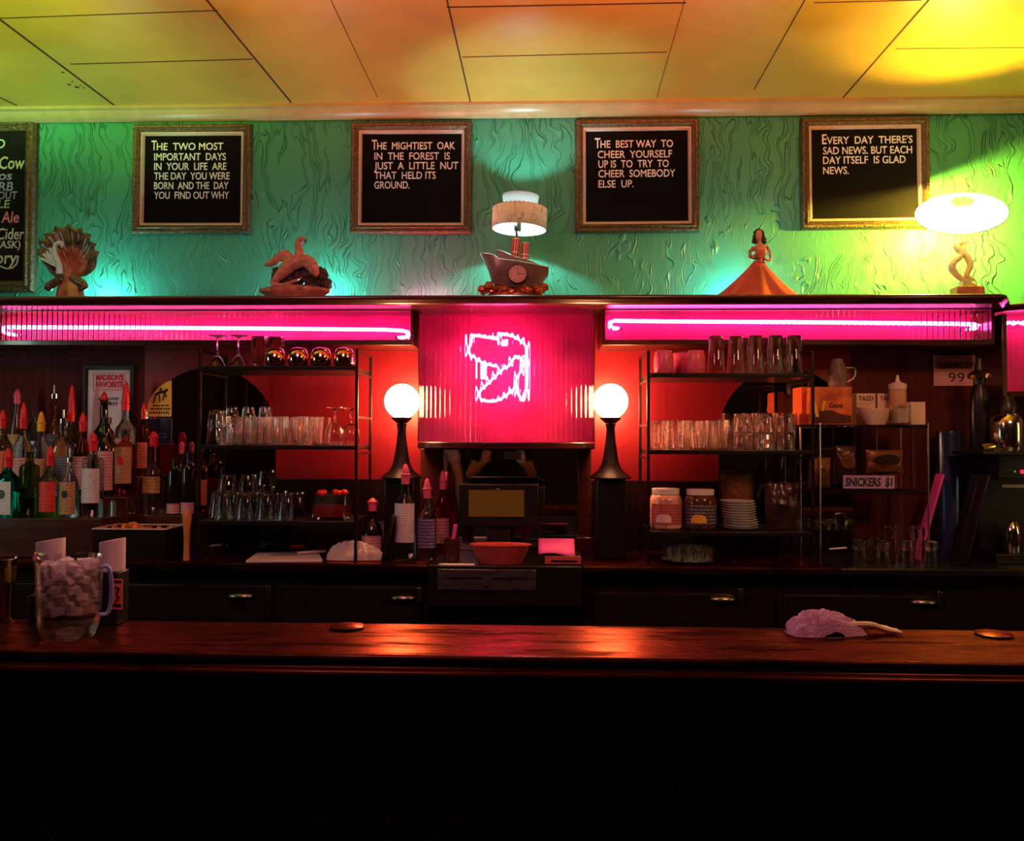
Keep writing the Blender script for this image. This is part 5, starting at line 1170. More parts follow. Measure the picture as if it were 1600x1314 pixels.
# ================================================================== posters on the panel
YQ = YP - .001
def flat(px0, px1, py0, py1, Y=YQ): a, b = P(px0, py1, Y), P(px1, py0, Y); return a.x, b.x, a.z, b.z
x0, x1, a0, a1 = flat(137, 205, 578, 700); t = thing('framed_poster', 'white poster with red lettering in a black frame behind the bottles', 'poster', ((x0 + x1) / 2, YQ, (a0 + a1) / 2)); hx, hz = (x1 - x0) / 2, (a1 - a0) / 2
m = MB(); m.rings([[(sx * (hx + o), y, sz * (hz + o)) for o, y in ((0, 0), (0, -.010), (.006, -.013), (.018, -.013), (.018, 0))] for sx, sz in ((-1, -1), (1, -1), (1, 1), (-1, 1))], loop=True); finish('frame', m, 'ebony', t)
ps = finish('poster_sheet', MB().bb(-hx, hx, -.005, -.0005, -hz, hz), 'paper', t); MT['redink'] = M('red_ink', (.60, .015, .06), .6); MT['blackink'] = M('black_ink', (.02, .015, .02), .6)
def ptxt(tx, px0, px1, yb, h, mat, name='lettering', off=.015, Y=YQ, dy=-.0062, shear=0):
    p, q = P(px0, yb, Y), P(px1, yb, Y); return finish(name, text_mb(tx, S(h, Y), q.x - p.x, .0005, off=off, loc=(p.x - t.location.x, dy, p.z - t.location.z), shear=shear), mat, t)
ptxt("MADISON'S", 151, 194, 594, 8.5, 'redink', off=.05); ptxt('FAVORITE', 151, 194, 605, 9, 'redink', off=.05)
m = MB(); p, q = P(151, 608.5, YQ), P(194, 608.5, YQ); m.bb(p.x - t.location.x, q.x - t.location.x, -.0065, -.0055, p.z - t.location.z - .001, p.z - t.location.z + .002)
bx0, bx1, bz0, bz1 = [v for v in flat(147, 197, 583, 611)]
for (u0, u1, v0, v1) in ((bx0, bx1, bz1 - .0015, bz1), (bx0, bx1, bz0, bz0 + .0015), (bx0, bx0 + .0015, bz0, bz1), (bx1 - .0015, bx1, bz0, bz1)): m.bb(u0 - t.location.x, u1 - t.location.x, -.0062, -.0055, v0 - t.location.z, v1 - t.location.z)
finish('red_border', m, 'redink', t)
ptxt('BEST BLOODY', 155, 187, 625, 4, 'blackink'); ptxt("Mary's", 168, 185, 633, 6.5, 'blackink', shear=.3)
# yellow cowboy sign (quarter cut by the arch) and the blue notice below, stuck on the mirror
YM_ = YP - .0065
t = thing('mirror_sticker', 'yellow sticker with a black horse figure on the left arched mirror', 'sticker', (P(250, 625, YM_).x, YM_, P(250, 625, YM_).z)); lx = lambda a, b: (P(a, b, YM_).x - t.location.x, P(a, b, YM_).z - t.location.z)
finish('sticker_sheet', MB().prism([lx(*c) for c in ((229, 651), (268, 651), (268, 594), (260, 597), (250, 604), (241, 613), (234, 623), (231, 632))], -.0015, -.0002), M('yellow_sticker', (.78, .52, .06), .6), t)
m = MB()
for pl, r in (([(243, 617), (250, 613), (258, 612)], .006), ([(258, 612), (262, 608)], .006), ([(244, 617), (240, 630)], .0035), ([(249, 616), (250, 629)], .0035), ([(257, 614), (255, 626)], .0035), ([(250, 611), (252, 606)], .005), ([(258, 612), (260, 621)], .003)):
    m.tube([(lx(*c)[0], -.0012, lx(*c)[1]) for c in pl], r, 8)
finish('horse_figure', m, 'blackink', t)
for tx, a, b, y, h in (('HORSE', 237, 266, 637, 3.6), ('RODEO', 233, 266, 641, 3.2), ('WISCONSIN', 232, 266, 647, 3.6)):
    p, q = P(a, y, YM_), P(b, y, YM_); m = MB()
m = MB(); random.seed(9)
for y, a in ((635, 239), (640, 236), (646, 234)):
    x_ = a
    while x_ < 265:
        w_ = random.uniform(2, 5); u, v = lx(x_, y), lx(min(266, x_ + w_), y - 2.6); m.bb(u[0], v[0], -.0022, -.0014, u[1], v[1]); x_ += w_ + 1.2
finish('print_lines', m, 'blackink', t)
t = thing('mirror_notice', 'dark notice with a pale blue outline below the yellow sticker', 'notice', (P(247, 673, YM_).x, YM_, P(247, 673, YM_).z)); lx = lambda a, b: (P(a, b, YM_).x - t.location.x, P(a, b, YM_).z - t.location.z)
(u0, v0), (u1, v1) = lx(227, 694), lx(269, 654); finish('notice_sheet', MB().bb(u0, u1, -.0015, -.0002, v0, v1), M('navy_card', (.01, .012, .03), .5), t)
m = MB(); e = .0014
for (a, b, c, d) in ((u0, u1, v1 - e, v1), (u0, u1, v0, v0 + e), (u0, u0 + e, v0, v1), (u1 - e, u1, v0, v1)): m.bb(a, b, -.0022, -.0014, c, d)
(p0, p1), (p2, p3) = lx(248, 684), lx(259, 677)
for (a, b, c, d) in ((p0, p2, p3 - e, p3), (p0, p2, p1, p1 + e), (p0, p0 + e, p1, p3), (p2 - e, p2, p1, p3)): m.bb(a, b, -.0022, -.0014, c, d)
finish('outline', m, M('pale_blue_ink', (.22, .24, .55), .6), t)
# capacity sign
x0, x1, a0, a1 = flat(1459, 1531, 555, 603); t = thing('capacity_sign', 'pink paper capacity sign reading 99 on the dark panel at right', 'sign', ((x0 + x1) / 2, YQ, (a0 + a1) / 2)); finish('sign_sheet', MB().bb(-(x1 - x0) / 2, (x1 - x0) / 2, -.005, -.0005, -(a1 - a0) / 2, (a1 - a0) / 2), M('pink_sign_card', (.70, .34, .32), .6), t)
ptxt('CAPACITY', 1464, 1526, 576, 9.5, 'blackink', off=-.004); ptxt('99', 1481, 1506, 597, 14.5, 'blackink', off=-.004)

# ================================================================== wire shelf with tea, sauce and snacks
YW0, YW1 = 3.10, 3.33; wx0, wx1 = X(1281, YW0), X(1450, YW0); zw = [Z(661, YW0), Z(764, YW0)]
t = thing('wire_shelf', 'low black wire shelf unit right of the glass rack', 'shelf unit', (0, 0, 0))
for x in (wx0, wx1):
    for y in (YW0, YW1): finish('post', MB().tube([(x, y, zC + .0006), (x, y, zw[0] + .004)], .0035, 8), 'steel', t)
for z in zw:
    m = MB()
    for y in [YW0 + (YW1 - YW0) * i / 9 for i in range(10)]: m.tube([(wx0, y, z - .004), (wx1, y, z - .004)], .0016, 6)
    for i in range(7): x = wx0 + (wx1 - wx0) * i / 6; m.tube([(x, YW0, z - .008), (x, YW1, z - .008)], .002, 6)
    pts = [(wx0 + (wx1 - wx0) * i / 30, YW0 - .002, z - .010 + (.006 if i % 2 else 0)) for i in range(31)]; m.tube(pts, .0016, 6); m.tube([(wx0, YW0, z - .012), (wx1, YW0, z - .012)], .002, 6)
    finish('wire_deck', m, 'rackwire', t)
for i, px in enumerate((1370, 1407, 1427)): finish('back_rod', MB().tube([(X(px, 3.2), 3.2, zw[1]), (X(px, 3.2), 3.2, zw[0] - .012)], .0022, 6), 'steel', t)
zt1 = zw[0] - .0022; zt2 = zw[1] - .0022
def bx(name, px0, px1, ytop, Y, D, z, mat, label, cat, group=None, rz=0):
    cx = X((px0 + px1) / 2, Y); t = thing(name, label, cat, (cx, Y, z + .0004), rz, group); h = P(800, ytop, Y).z - z; hw = S((px1 - px0) / 2, Y)
    finish('carton', MB().bb(-hw, hw, 0, D, 0, h), mat, t, bevel=.0015); return t, hw, h
MT['cocoa'] = M('orange_packet_print', (.42, .05, .015), .5, nz=.35, ns=14, col2=(.75, .18, .03))
t, hw, h = bx('drink_carton', 1272, 1331, 604, 3.12, .11, zt1, 'cocoa', 'orange red carton of hot drink packets at the left end of the wire shelf', 'carton')
m = MB(); m.grid(lambda u, v: (-hw + 2 * hw * (.02 + .96 * u), -.0012 - .001 * sin(6 * u), h * (.03 + .36 * v * (.8 + .2 * sin(5 * u)))), 12, 4); finish('chocolate_print', m, M('brown_swirl', (.10, .02, .01), .4, nz=.5, ns=16), t)
m = MB(); m.tube([(-hw * .95, -.002, h * .60), (-hw * .80, -.002, h * .2)], .006, 8, sq=.4); m.tube([(-hw * .45, -.002, h * .62), (-hw * .55, -.002, h * .36)], .006, 8, sq=.4); finish('steam_print', m, 'yellow', t)
finish('lettering', text_mb('Cocoa', h * .12, hw * .7, .0005, off=.01, shear=.3, loc=(-hw * .2, -.0022, h * .46)), 'blackink', t)
t, hw, h = bx('drink_carton', 1252, 1267, 604, 3.20, .11, zt1 + .0, 'orange', 'bright orange carton end beside the right rack post', 'carton')
t.location.x = X(1260, 3.2)
for px0, px1, ch, lab in ((1339, 1368, 'TAZO', 'cream tea carton behind the gravy boat, left of its twin'), (1372, 1400, 'TAZO', 'cream tea carton behind the squeeze bottle, right of its twin')):
    t, hw, h = bx('tea_carton', px0, px1, 614, 3.21, .08, zt1, 'kraft', lab, 'tea box', 'tea cartons on the wire shelf')
    finish('lettering', text_mb(ch, h * .14, hw * 1.5, .0005, off=.006, loc=(-hw * .75, -.0015, h * .78)), 'mahog', t)
t = thing('gravy_boat', 'cream ceramic gravy boat with a loop handle on the wire shelf', 'gravy boat', (X(1368, 3.15), 3.15, zt1 + .0004)); k = S(1, 3.13)
m = MB(); m.lathe([(.001, 0), (14 * k, 0), (15 * k, 2 * k), (22 * k, 14 * k), (25 * k, 24 * k), (24 * k, 25 * k), (21 * k, 14 * k), (13 * k, 3 * k), (.001, 3 * k)], 32, sy=.62)
for v in m.bm.verts:
    if v.co.z > 20 * k and v.co.x < -10 * k: v.co.z += 3 * k; v.co.x -= 5 * k
finish('bowl', m, 'kraft', t); finish('loop_handle', MB().tube([tuple(c) for c in smooth([(17 * k, 0, 20 * k), (28 * k, 0, 21 * k), (31 * k, 0, 15 * k), (24 * k, 0, 6 * k), (16 * k, 0, 4 * k)], 5)], 2 * k, 8), 'kraft', t)
t = thing('squeeze_bottle', 'pale squeeze bottle with a nozzle standing behind the sweetener jar', 'squeeze bottle', (X(1403, 3.175), 3.175, zt1 + .0004)); k = S(1, 3.165)
finish('bottle_body', MB().lathe([(.001, 0), (12 * k, 0), (12.5 * k, 2 * k), (12.5 * k, 55 * k), (.001, 55 * k)], 28), M('sauce_bottle', (.55, .30, .16), .4), t)
finish('nozzle', MB().lathe([(13 * k, 55.2 * k), (13 * k, 63 * k), (8 * k, 65 * k), (3.5 * k, 67 * k), (1.5 * k, 77 * k), (.001, 77 * k)], 28), 'foam', t)
t = thing('sweetener_jar', 'short clear jar of sweetener packets before the squeeze bottle', 'jar', (X(1408, 3.112), 3.112, zt1 + .0004)); k = S(1, 3.115)
finish('jar', tumbler_mb(30 * k, 14 * k, 15 * k, .0025), 'glass', t); finish('packets', MB().box((0, 0, 14 * k), (17 * k, 15 * k, 22 * k)), 'kraft', t)
t, hw, h = bx('napkin_box', 1424, 1446, 627, 3.12, .07, zt1, 'kraft', 'short cream box leaning at the right end of the wire shelf', 'box'); t.rotation_euler = (0, 0, 0)
t = thing('water_jug', 'grey jug with a handle on top of the orange red carton', 'jug', (X(1309, 3.17), 3.17, Z(604, 3.12) + .001)); k = S(1, 3.17)
finish('jug_body', MB().lathe([(.001, 0), (13 * k, 0), (15 * k, 14 * k), (13 * k, 30 * k), (9 * k, 40 * k), (8 * k, 44 * k), (.001, 45 * k)], 28), M('grey_jug', (.16, .10, .08), .5, nz=.3), t)
finish('handle', MB().tube([tuple(c) for c in smooth([(13 * k, 0, 30 * k), (26 * k, 0, 29 * k), (25 * k, 0, 16 * k), (15 * k, 0, 8 * k)], 5)], 1.6 * k, 8), 'steel', t)
# lower deck: snack bags and hand written sign
def snack(px0, px1, py0, py1, Y, mat, label, rim=None, rz=0):
    a, b = P(px0, py1, Y), P(px1, py0, Y); cx = (a.x + b.x) / 2; t = thing('snack_bag', label, 'bag', (cx, Y, max(a.z, zt2 + .0004)), rz, 'snack bags on the wire shelf'); W_, H_ = (b.x - a.x), (b.z - a.z)
    m = MB(); rs = []
    for i in range(17):
        v = i / 16; e = sin(pi * min(1, max(.0, v))) ** .6; r_ = []
        for j in range(24):
            an = 2 * pi * j / 24; c_ = cos(an); d = (.002 + .024 * e) * sin(an) * (1 + .4 * mnoise.noise((c_ * 2, v * 5, px0 * .1)))
            r_.append((W_ / 2 * c_ * (1 - .06 * e), d, max(0, H_ * v + .004 * mnoise.noise((c_ * 3, v * 3, 2)))))
        rs.append(r_)
    m.rings(rs); finish('bag', m, mat, t)
    if rim: m = MB(); m.lathe([(.001, 0), (1, 0), (1, .001), (.001, .0015)], 24, sx=W_ * .33, sy=H_ * .2, mat=Matrix.Translation((0, -.028, H_ * .62)) @ Matrix.Rotation(pi / 2, 4, 'X') @ Matrix.Diagonal((1, 1, 1, 1))); finish('brand_patch', m, rim, t)
    return t
MT.update(choc=M('brown_wrapper', (.16, .06, .025), .3, .2, nz=.5, ns=30, bump=.4, bs=30), wrap=M('red_wrapper', (.40, .06, .05), .3, .2, nz=.5, ns=30))
snack(1263, 1298, 715, 762, 3.13, 'choc', 'brown snack bag at the left end of the wire shelf lower deck'); snack(1304, 1338, 697, 757, 3.19, 'foil', 'dark snack bag standing behind the hand written price sign', 'choc')
snack(1352, 1412, 703, 740, 3.155, 'choc', 'brown tan snack bag lying open above the price sign', 'foil').location.z += .0
snack(1362, 1402, 725, 762, 3.225, 'wrap', 'red snack bag behind the price sign')
x0, x1, a0, a1 = flat(1317, 1397, 743, 763, 3.095); t = thing('price_sign', 'hand written lavender snack price sign on the wire shelf', 'sign', ((x0 + x1) / 2, 3.092, a0))
finish('sign_card', MB().bb(-(x1 - x0) / 2, (x1 - x0) / 2, -.001, .001, 0, a1 - a0), M('lavender_card', (.42, .26, .50), .7), t)
finish('lettering', text_mb('SNICKERS  $1', (a1 - a0) * .62, (x1 - x0) * .92, .0005, off=.03, shear=.1, loc=(-(x1 - x0) * .46, -.0018, (a1 - a0) * .2)), 'blackink', t)
# balloon shot glasses on the counter
m = MB(); m.lathe([(.025, 0), (.026, .02), (.0255, .045), (.022, .055), (.0215, .060), (.026, .068), (.028, .082), (.024, .094), (.001, .098), (.001, .092), (.02, .088), (.022, .07), (.019, .058), (.022, .045), (.0235, .02), (.0235, 0)], 28)
ns = glass_obj('stacking_glass', m); kk = 0
for px, Y, lab in ((1342, 3.05, 'first'), (1378, 3.05, 'second'), (1416, 3.05, 'third'), (1452, 3.05, 'last')):
    row(ns, [px], Y, zC + .0002, f'upturned waisted glass, {lab} from the left in the front row under the wire shelf', 'waisted glasses under the wire shelf')
for px, lab in ((1392, 'left'), (1432, 'right')):
    o = ns.copy(); COL.objects.link(o); o.location = (X(px, 3.17), 3.17, zC + .0005); o.scale = (1, 1, 1.42); o['label'] = f'taller upturned waisted glass standing {lab} in the back row under the wire shelf'
row(ns, [1362], 3.17, zC + .0002, 'short upturned waisted glass at the left of the back row under the wire shelf', 'waisted glasses under the wire shelf')
tag(finish('wooden_spoon', MB().tube([P(1296, 858, 3.06), P(1322, 856, 3.06)], [.006, .008], 8, sq=.5), 'foam'), 'pale spoon handle left of the waisted glasses', 'spoon'); bpy.data.objects['wooden_spoon'].location.z -= .0
# tilted trays
for i, (xt, yt, xb, yb, Y, mat, lab) in enumerate(((1467, 741, 1447, 812, 3.26, 'magenta', 'thin tray with a bright pink edge leaning behind the waisted glasses'), (1522, 742, 1488, 872, 3.22, 'blackp', 'first dark tray of the leaning pair left of the coffee brewer'), (1538, 742, 1502, 872, 3.13, 'blackp', 'second dark tray of the leaning pair left of the coffee brewer'))):
    a, b = P(xt, yt, Y), P(xb, yb, Y); d = a - b
    if i == 0: b = b + d * ((zC + .001 - b.z) / d.z)
    else: b.z = zC + .001
    d = a - b; L = d.length; ang = math.atan2(d.x, d.z)
    tag(finish('serving_tray', MB().bb(-.004, .004, -.03, .03, 0, L), mat, loc=(b.x + .005, Y, b.z + .0012), rot=(0, ang, 0), bevel=.002), lab, 'tray')
# tin and scoop on the brewer shelf
YE = 3.12; bx0 = X(1528, YE)
t = thing('coffee_brewer', 'black coffee brewer with a red light at the right edge', 'coffee brewer', (X(1622, YE), YE, zC + .0006)); z7 = Z(702, YE) - t.location.z; hw = S(60, YE)
m = MB(); m.bb(-hw, hw, .02, .24, 0, .035); m.bb(-hw, hw, .14, .24, .035, z7 - .10); m.bb(-hw, hw, .0, .24, z7 - .10, z7); m.bb(X(1520, YE) - t.location.x, -hw, -.07, .16, z7 - .012, z7); m.bb(-hw, hw, -.07, .0, z7 - .012, z7); finish('body', m, 'blackp', t, bevel=.003)
q = P(1597, 737, YE); finish('red_light', MB().blob((q.x - t.location.x, -.001, q.z - t.location.z), (.008, .005, .008), 2), emit_mat('red_indicator', (1, .02, .06), 1.6), t)
q = P(1582, 737, YE); finish('switch', MB().lathe([(.005, 0), (.005, .012), (.0001, .013)], 12, mat=Matrix.Translation((q.x - t.location.x, 0, q.z - t.location.z)) @ Matrix.Rotation(pi / 2, 4, 'X')), 'steel', t)
q0, q1 = P(1565, 757, YE), P(1600, 762, YE); finish('trim_strip', MB().bb(q0.x - t.location.x, q1.x - t.location.x, -.003, .0, q1.z - t.location.z, q0.z - t.location.z), 'steel', t)
t2 = thing('steel_flask', 'small domed steel flask under the coffee brewer', 'flask', (X(1580, 3.12), 3.20, zC + .0365)); h = S(48, 3.2); r = S(14, 3.2)
t2.location.x = X(1580, 3.2); finish('flask_body', MB().lathe([(.001, 0), (r * .95, 0), (r, .004), (r, h * .62), (r * .85, h * .85), (r * .45, h), (.001, h)], 28), 'steelpot', t2)
zs_ = Z(702, YE) + .0008
def airpot(px, Y, r, ytop, cap0, label, lidm, bodym, body_top):
    t = thing('coffee_flask', label, 'flask', (X(px, Y), Y, zs_), group='coffee flasks on the brewer'); H = P(800, ytop, Y).z - zs_; rr = S(r, Y); B = P(800, body_top, Y).z - zs_
    finish('body', MB().lathe([(.001, 0), (rr * .97, 0), (rr, .004), (rr, B * .72), (rr * .88, B * .9), (rr * .6, B), (.001, B)], 32), bodym, t)
    finish('lid', MB().lathe([(rr * .58, B + .0005), (rr * .60, B + (H - B) * .35), (rr * .45, B + (H - B) * .7), (rr * .30, H), (.001, H)], 28), lidm, t); return t
airpot(1574, YE + .03, 24.5, 618, 0, 'silver coffee flask with a black lid on the brewer', 'blackp', 'steelpot', 645)
t = airpot(1531, YE + .11, 14, 560, 0, 'tall black coffee flask with a brass cap beside the silver flask', 'black', 'black', 600)
finish('brass_cap', MB().lathe([(S(16.5, 3.21), 0), (S(17.5, 3.21), .012), (S(12, 3.21), .026), (S(6, 3.21), .034), (.001, .034)], 28, c=(0, 0, P(800, 590, 3.21).z - zs_)), 'gold2', t)
tag(finish('coffee_scoop', MB().lathe([(.003, 0), (.011, .004), (.016, .03), (.017, .05), (.001, .052)], 20, mat=Matrix.Translation((0, 0, .018)) @ Matrix.Rotation(R(-100), 4, 'Y')), 'gold2', loc=(X(1552, 3.08), 3.068, zs_)), 'yellow scoop lying before the tall black flask', 'scoop')
t = thing('round_tin', 'round dark blue tin on a stand beside the wire shelf', 'tin', (X(1483, 3.36), 3.36, zC + .0006)); h = Z(672, 3.36) - zC; r = S(19, 3.36)
finish('tin_body', MB().lathe([(.001, 0), (r, 0), (r, h * .98), (r * .96, h), (.001, h)], 32), 'tin', t)

# ================================================================== on the front bar
q = PZ(107, 995, zT); t = thing('water_pitcher', 'clear plastic pitcher of ice water on the front bar', 'pitcher', (q.x, q.y, zT + .0006)); k = S(1, q.y)
H = 126 * k
pr = [(.001, 0), (36 * k, 0), (38 * k, 2 * k), (43 * k, 16 * k), (46 * k, 30 * k), (46.5 * k, 60 * k), (48 * k, H * .93), (51 * k, H), (49 * k, H), (46 * k, H * .92), (44.5 * k, 60 * k), (43.5 * k, 32 * k), (40 * k, 16 * k), (34 * k, 5 * k), (.001, 5 * k)]
m = MB(); m.lathe(pr, 64, fl=(16, .012))
for v in m.bm.verts:
    if v.co.z > H * .80 and v.co.x < -30 * k: u = (v.co.z - H * .8) / (H * .2) * max(0, 1 - abs(v.co.y) / (26 * k)); v.co.x -= 5 * k * u; v.co.z += 7 * k * u
finish('jug_wall', m, 'frost', t)
m = MB(); random.seed(4); n_ = 0
for lay in range(7):
    z_ = (44 + lay * 11.5) * k; rad = 43.5 * k - 13 * k
    for q_ in range(9):
        a = q_ * 2 * pi / 8 + lay * .5; r_ = rad if q_ < 8 else 0
        m.box((r_ * cos(a), r_ * sin(a), z_ + random.uniform(-2, 2) * k), (19 * k, 17 * k, 13 * k), (random.uniform(-.3, .3), random.uniform(-.3, .3), random.random() * 3))
ic = finish('ice_cubes', m, 'ice', t, bevel=.002); ic['kind'] = 'stuff'
finish('handle', MB().tube([tuple(c) for c in smooth([(42 * k, 12 * k, H * .86), (53 * k, 20 * k, H * .84), (57 * k, 22 * k, H * .55), (53 * k, 20 * k, H * .28), (42 * k, 12 * k, H * .26)], 5)], 5 * k, 10, sq=.7), M('blue_lit_plastic', (.35, .45, .85), .2, trans=.4), t)
# bar caddy with napkins behind the pitcher
Yc = YF1 - .029; x0, x1 = X(58, Yc), X(196, Yc); t = thing('bar_caddy', 'black bar caddy behind the pitcher', 'caddy', ((x0 + x1) / 2, Yc, zT + .0006)); hw = (x1 - x0) / 2; hc = Z(897, Yc) - zT
m = MB(); m.bb(-hw, hw, -.026, .026, 0, .02); m.bb(-hw, -hw + .062, -.026, .026, .02, hc * .55); m.bb(hw - .062, hw, -.026, .026, .02, hc); finish('caddy_box', m, 'blackp', t, bevel=.003)
a, b = P(175, 952, Yc - .029), P(191, 905, Yc - .029); l = finish('caddy_label', MB().bb(a.x - t.location.x, b.x - t.location.x, -.0285, -.0262, a.z - t.location.z, b.z - t.location.z), 'walllabel', t)
m = MB(); cx_ = (a.x + b.x) / 2 - t.location.x; cz_ = (a.z + b.z) / 2 - t.location.z; hh = b.z - a.z; ww = b.x - a.x
m.bb(cx_ - ww * .45, cx_ + ww * .45, -.0292, -.0284, cz_ + hh * .38, cz_ + hh * .46); m.bb(cx_ - ww * .45, cx_ + ww * .45, -.0292, -.0284, cz_ - hh * .42, cz_ - hh * .32)
m.tube([(cx_ - ww * .2, -.029, cz_ + hh * .25), (cx_ + ww * .2, -.029, cz_ + hh * .2), (cx_ - ww * .1, -.029, cz_ + .0), (cx_ + ww * .2, -.029, cz_ - hh * .1), (cx_ - ww * .2, -.029, cz_ - hh * .25)], .0022, 6); finish('label_print', m, 'blackink', l)
for px0, px1, y0, y1, lab in ((57, 101, 841, 905, 'stack of white paper napkins at the left end of the bar caddy'), (156, 195, 841, 899, 'stack of white paper napkins at the right end of the bar caddy')):
    a, b = P(px0, y1, Yc), P(px1, y0, Yc); zb_ = zT + .0006 + (hc * .55 if px0 < 100 else hc) + .0004
    m = MB(); W_ = (b.x - a.x) / 2; H_ = b.z - zb_
    m.rings([[(W_ * cos(2 * pi * j / 28), .024 * sin(2 * pi * j / 28), (0 if i == 0 else H_ + (.0055 * cos(2 * pi * j / 28)) - .004)) for j in range(28)] for i in range(2)])
    tag(finish('paper_napkins', m, 'napkin', loc=((a.x + b.x) / 2, Yc, zb_)), lab, 'napkins', 'napkin stacks in the bar caddy')
q = PZ(4, 968, zT); t = thing('cocktail_shaker', 'shiny metal shaker cut off by the left edge on the front bar', 'shaker', (q.x, q.y, zT + .0006)); k = S(1, q.y)
finish('shaker_body', MB().lathe([(.001, 0), (16 * k, 0), (16.5 * k, 2 * k), (18.5 * k, 92 * k), (19.5 * k, 96 * k), (19 * k, 97 * k), (17.5 * k, 92 * k), (15 * k, 4 * k), (.001, 4 * k)], 36), 'steelpot', t)
finish('shaker_band', MB().lathe([(18.0 * k, 60 * k), (18.8 * k, 84 * k), (18.4 * k, 84 * k), (17.6 * k, 60 * k)], 36, cap=(False, False)), 'gold2', t)
# purple rag, round coasters
q = PZ(1286, 983, zT); t = tag(finish('bar_rag', cloth_mb(S(118, q.y), .085, S(36, q.y), 4.7, .5, .35), 'lavender', loc=(q.x - .008, YF1 - .050, zT + .0004), sharp=80), 'crumpled lavender rag at the back edge of the front bar', 'rag')
m = MB()
for i in range(3): m.tube([tuple(c) for c in smooth([(0, .01 * i - .01, .020 - .004 * i), (.05, .012 * i - .015, .022 - .003 * i), (.085, .01 * i - .01, .011), (.118, .012 * i - .012, .005)], 4)], [.007] * 6 + [.006] * 4 + [.004] * 3, 8)
tag(finish('cotton_cloth', m, 'kraft', loc=(q.x + .030, YF1 - .050, zT + .0012)), 'tan cotton cloth trailing from the lavender rag', 'cloth')
for px, lab in ((545, 'round coaster on the back edge of the front bar, below the rolled towel'), (1537, 'round coaster on the back edge of the front bar, near the right edge')):
    m = MB(); m.lathe([(.001, 0), (.025, 0), (.037, .0025), (.038, .004), (.025, .007), (.001, .0078)], 36); q = PZ(px, 978 if px < 900 else 986, zT); tag(finish('coaster', m, 'barrail', loc=(q.x, YF1 - .048, zT + .0006)), lab, 'coaster', 'round coasters on the front bar')

# ================================================================== two people at the bar, seen only in the mirror
MT.update(pskin=M('warm_skin', (.55, .26, .18), .5, nz=.08), blackshirt=M('black_cotton', (.010, .010, .011), .9, spec=.1), lavshirt=M('lavender_cotton', (.55, .45, .62), .9, spec=.1), jeans=M('dark_denim', (.03, .035, .06), .9), phone=M('phone_body', (.01, .01, .012), .2),
          pscreen=emit_mat('phone_screen', (.35, .65, 1), 1.4), phair=M('brown_hair', (.05, .02, .01), .6), eyew=M('eye_white', (.7, .7, .7), .3))
def skin_mesh(name, nodes, edges, mat, parent, root):
    bm = bmesh.new(); ids = {}; lay = bm.verts.layers.skin.verify()
    for k, (p, r) in nodes.items():
        v = bm.verts.new(p); rr = r if hasattr(r, '__len__') else (r, r); v[lay].radius = rr; v[lay].use_root = (k == root); ids[k] = v
    for a, b in edges: bm.edges.new((ids[a], ids[b]))
    me = bpy.data.meshes.new(name); bm.to_mesh(me); bm.free(); o = bpy.data.objects.new(name, me); COL.objects.link(o)
    o.modifiers.new('skin', 'SKIN').use_smooth_shade = True; m = o.modifiers.new('sub', 'SUBSURF'); m.levels = m.render_levels = 2
    dg = bpy.context.evaluated_depsgraph_get(); me2 = bpy.data.meshes.new_from_object(o.evaluated_get(dg)); bpy.data.objects.remove(o)
    me2.name = name; me2.materials.clear(); me2.materials.append(MT[mat]); me2.shade_smooth()
    o = bpy.data.objects.new(name, me2); COL.objects.link(o); o.parent = parent; return o
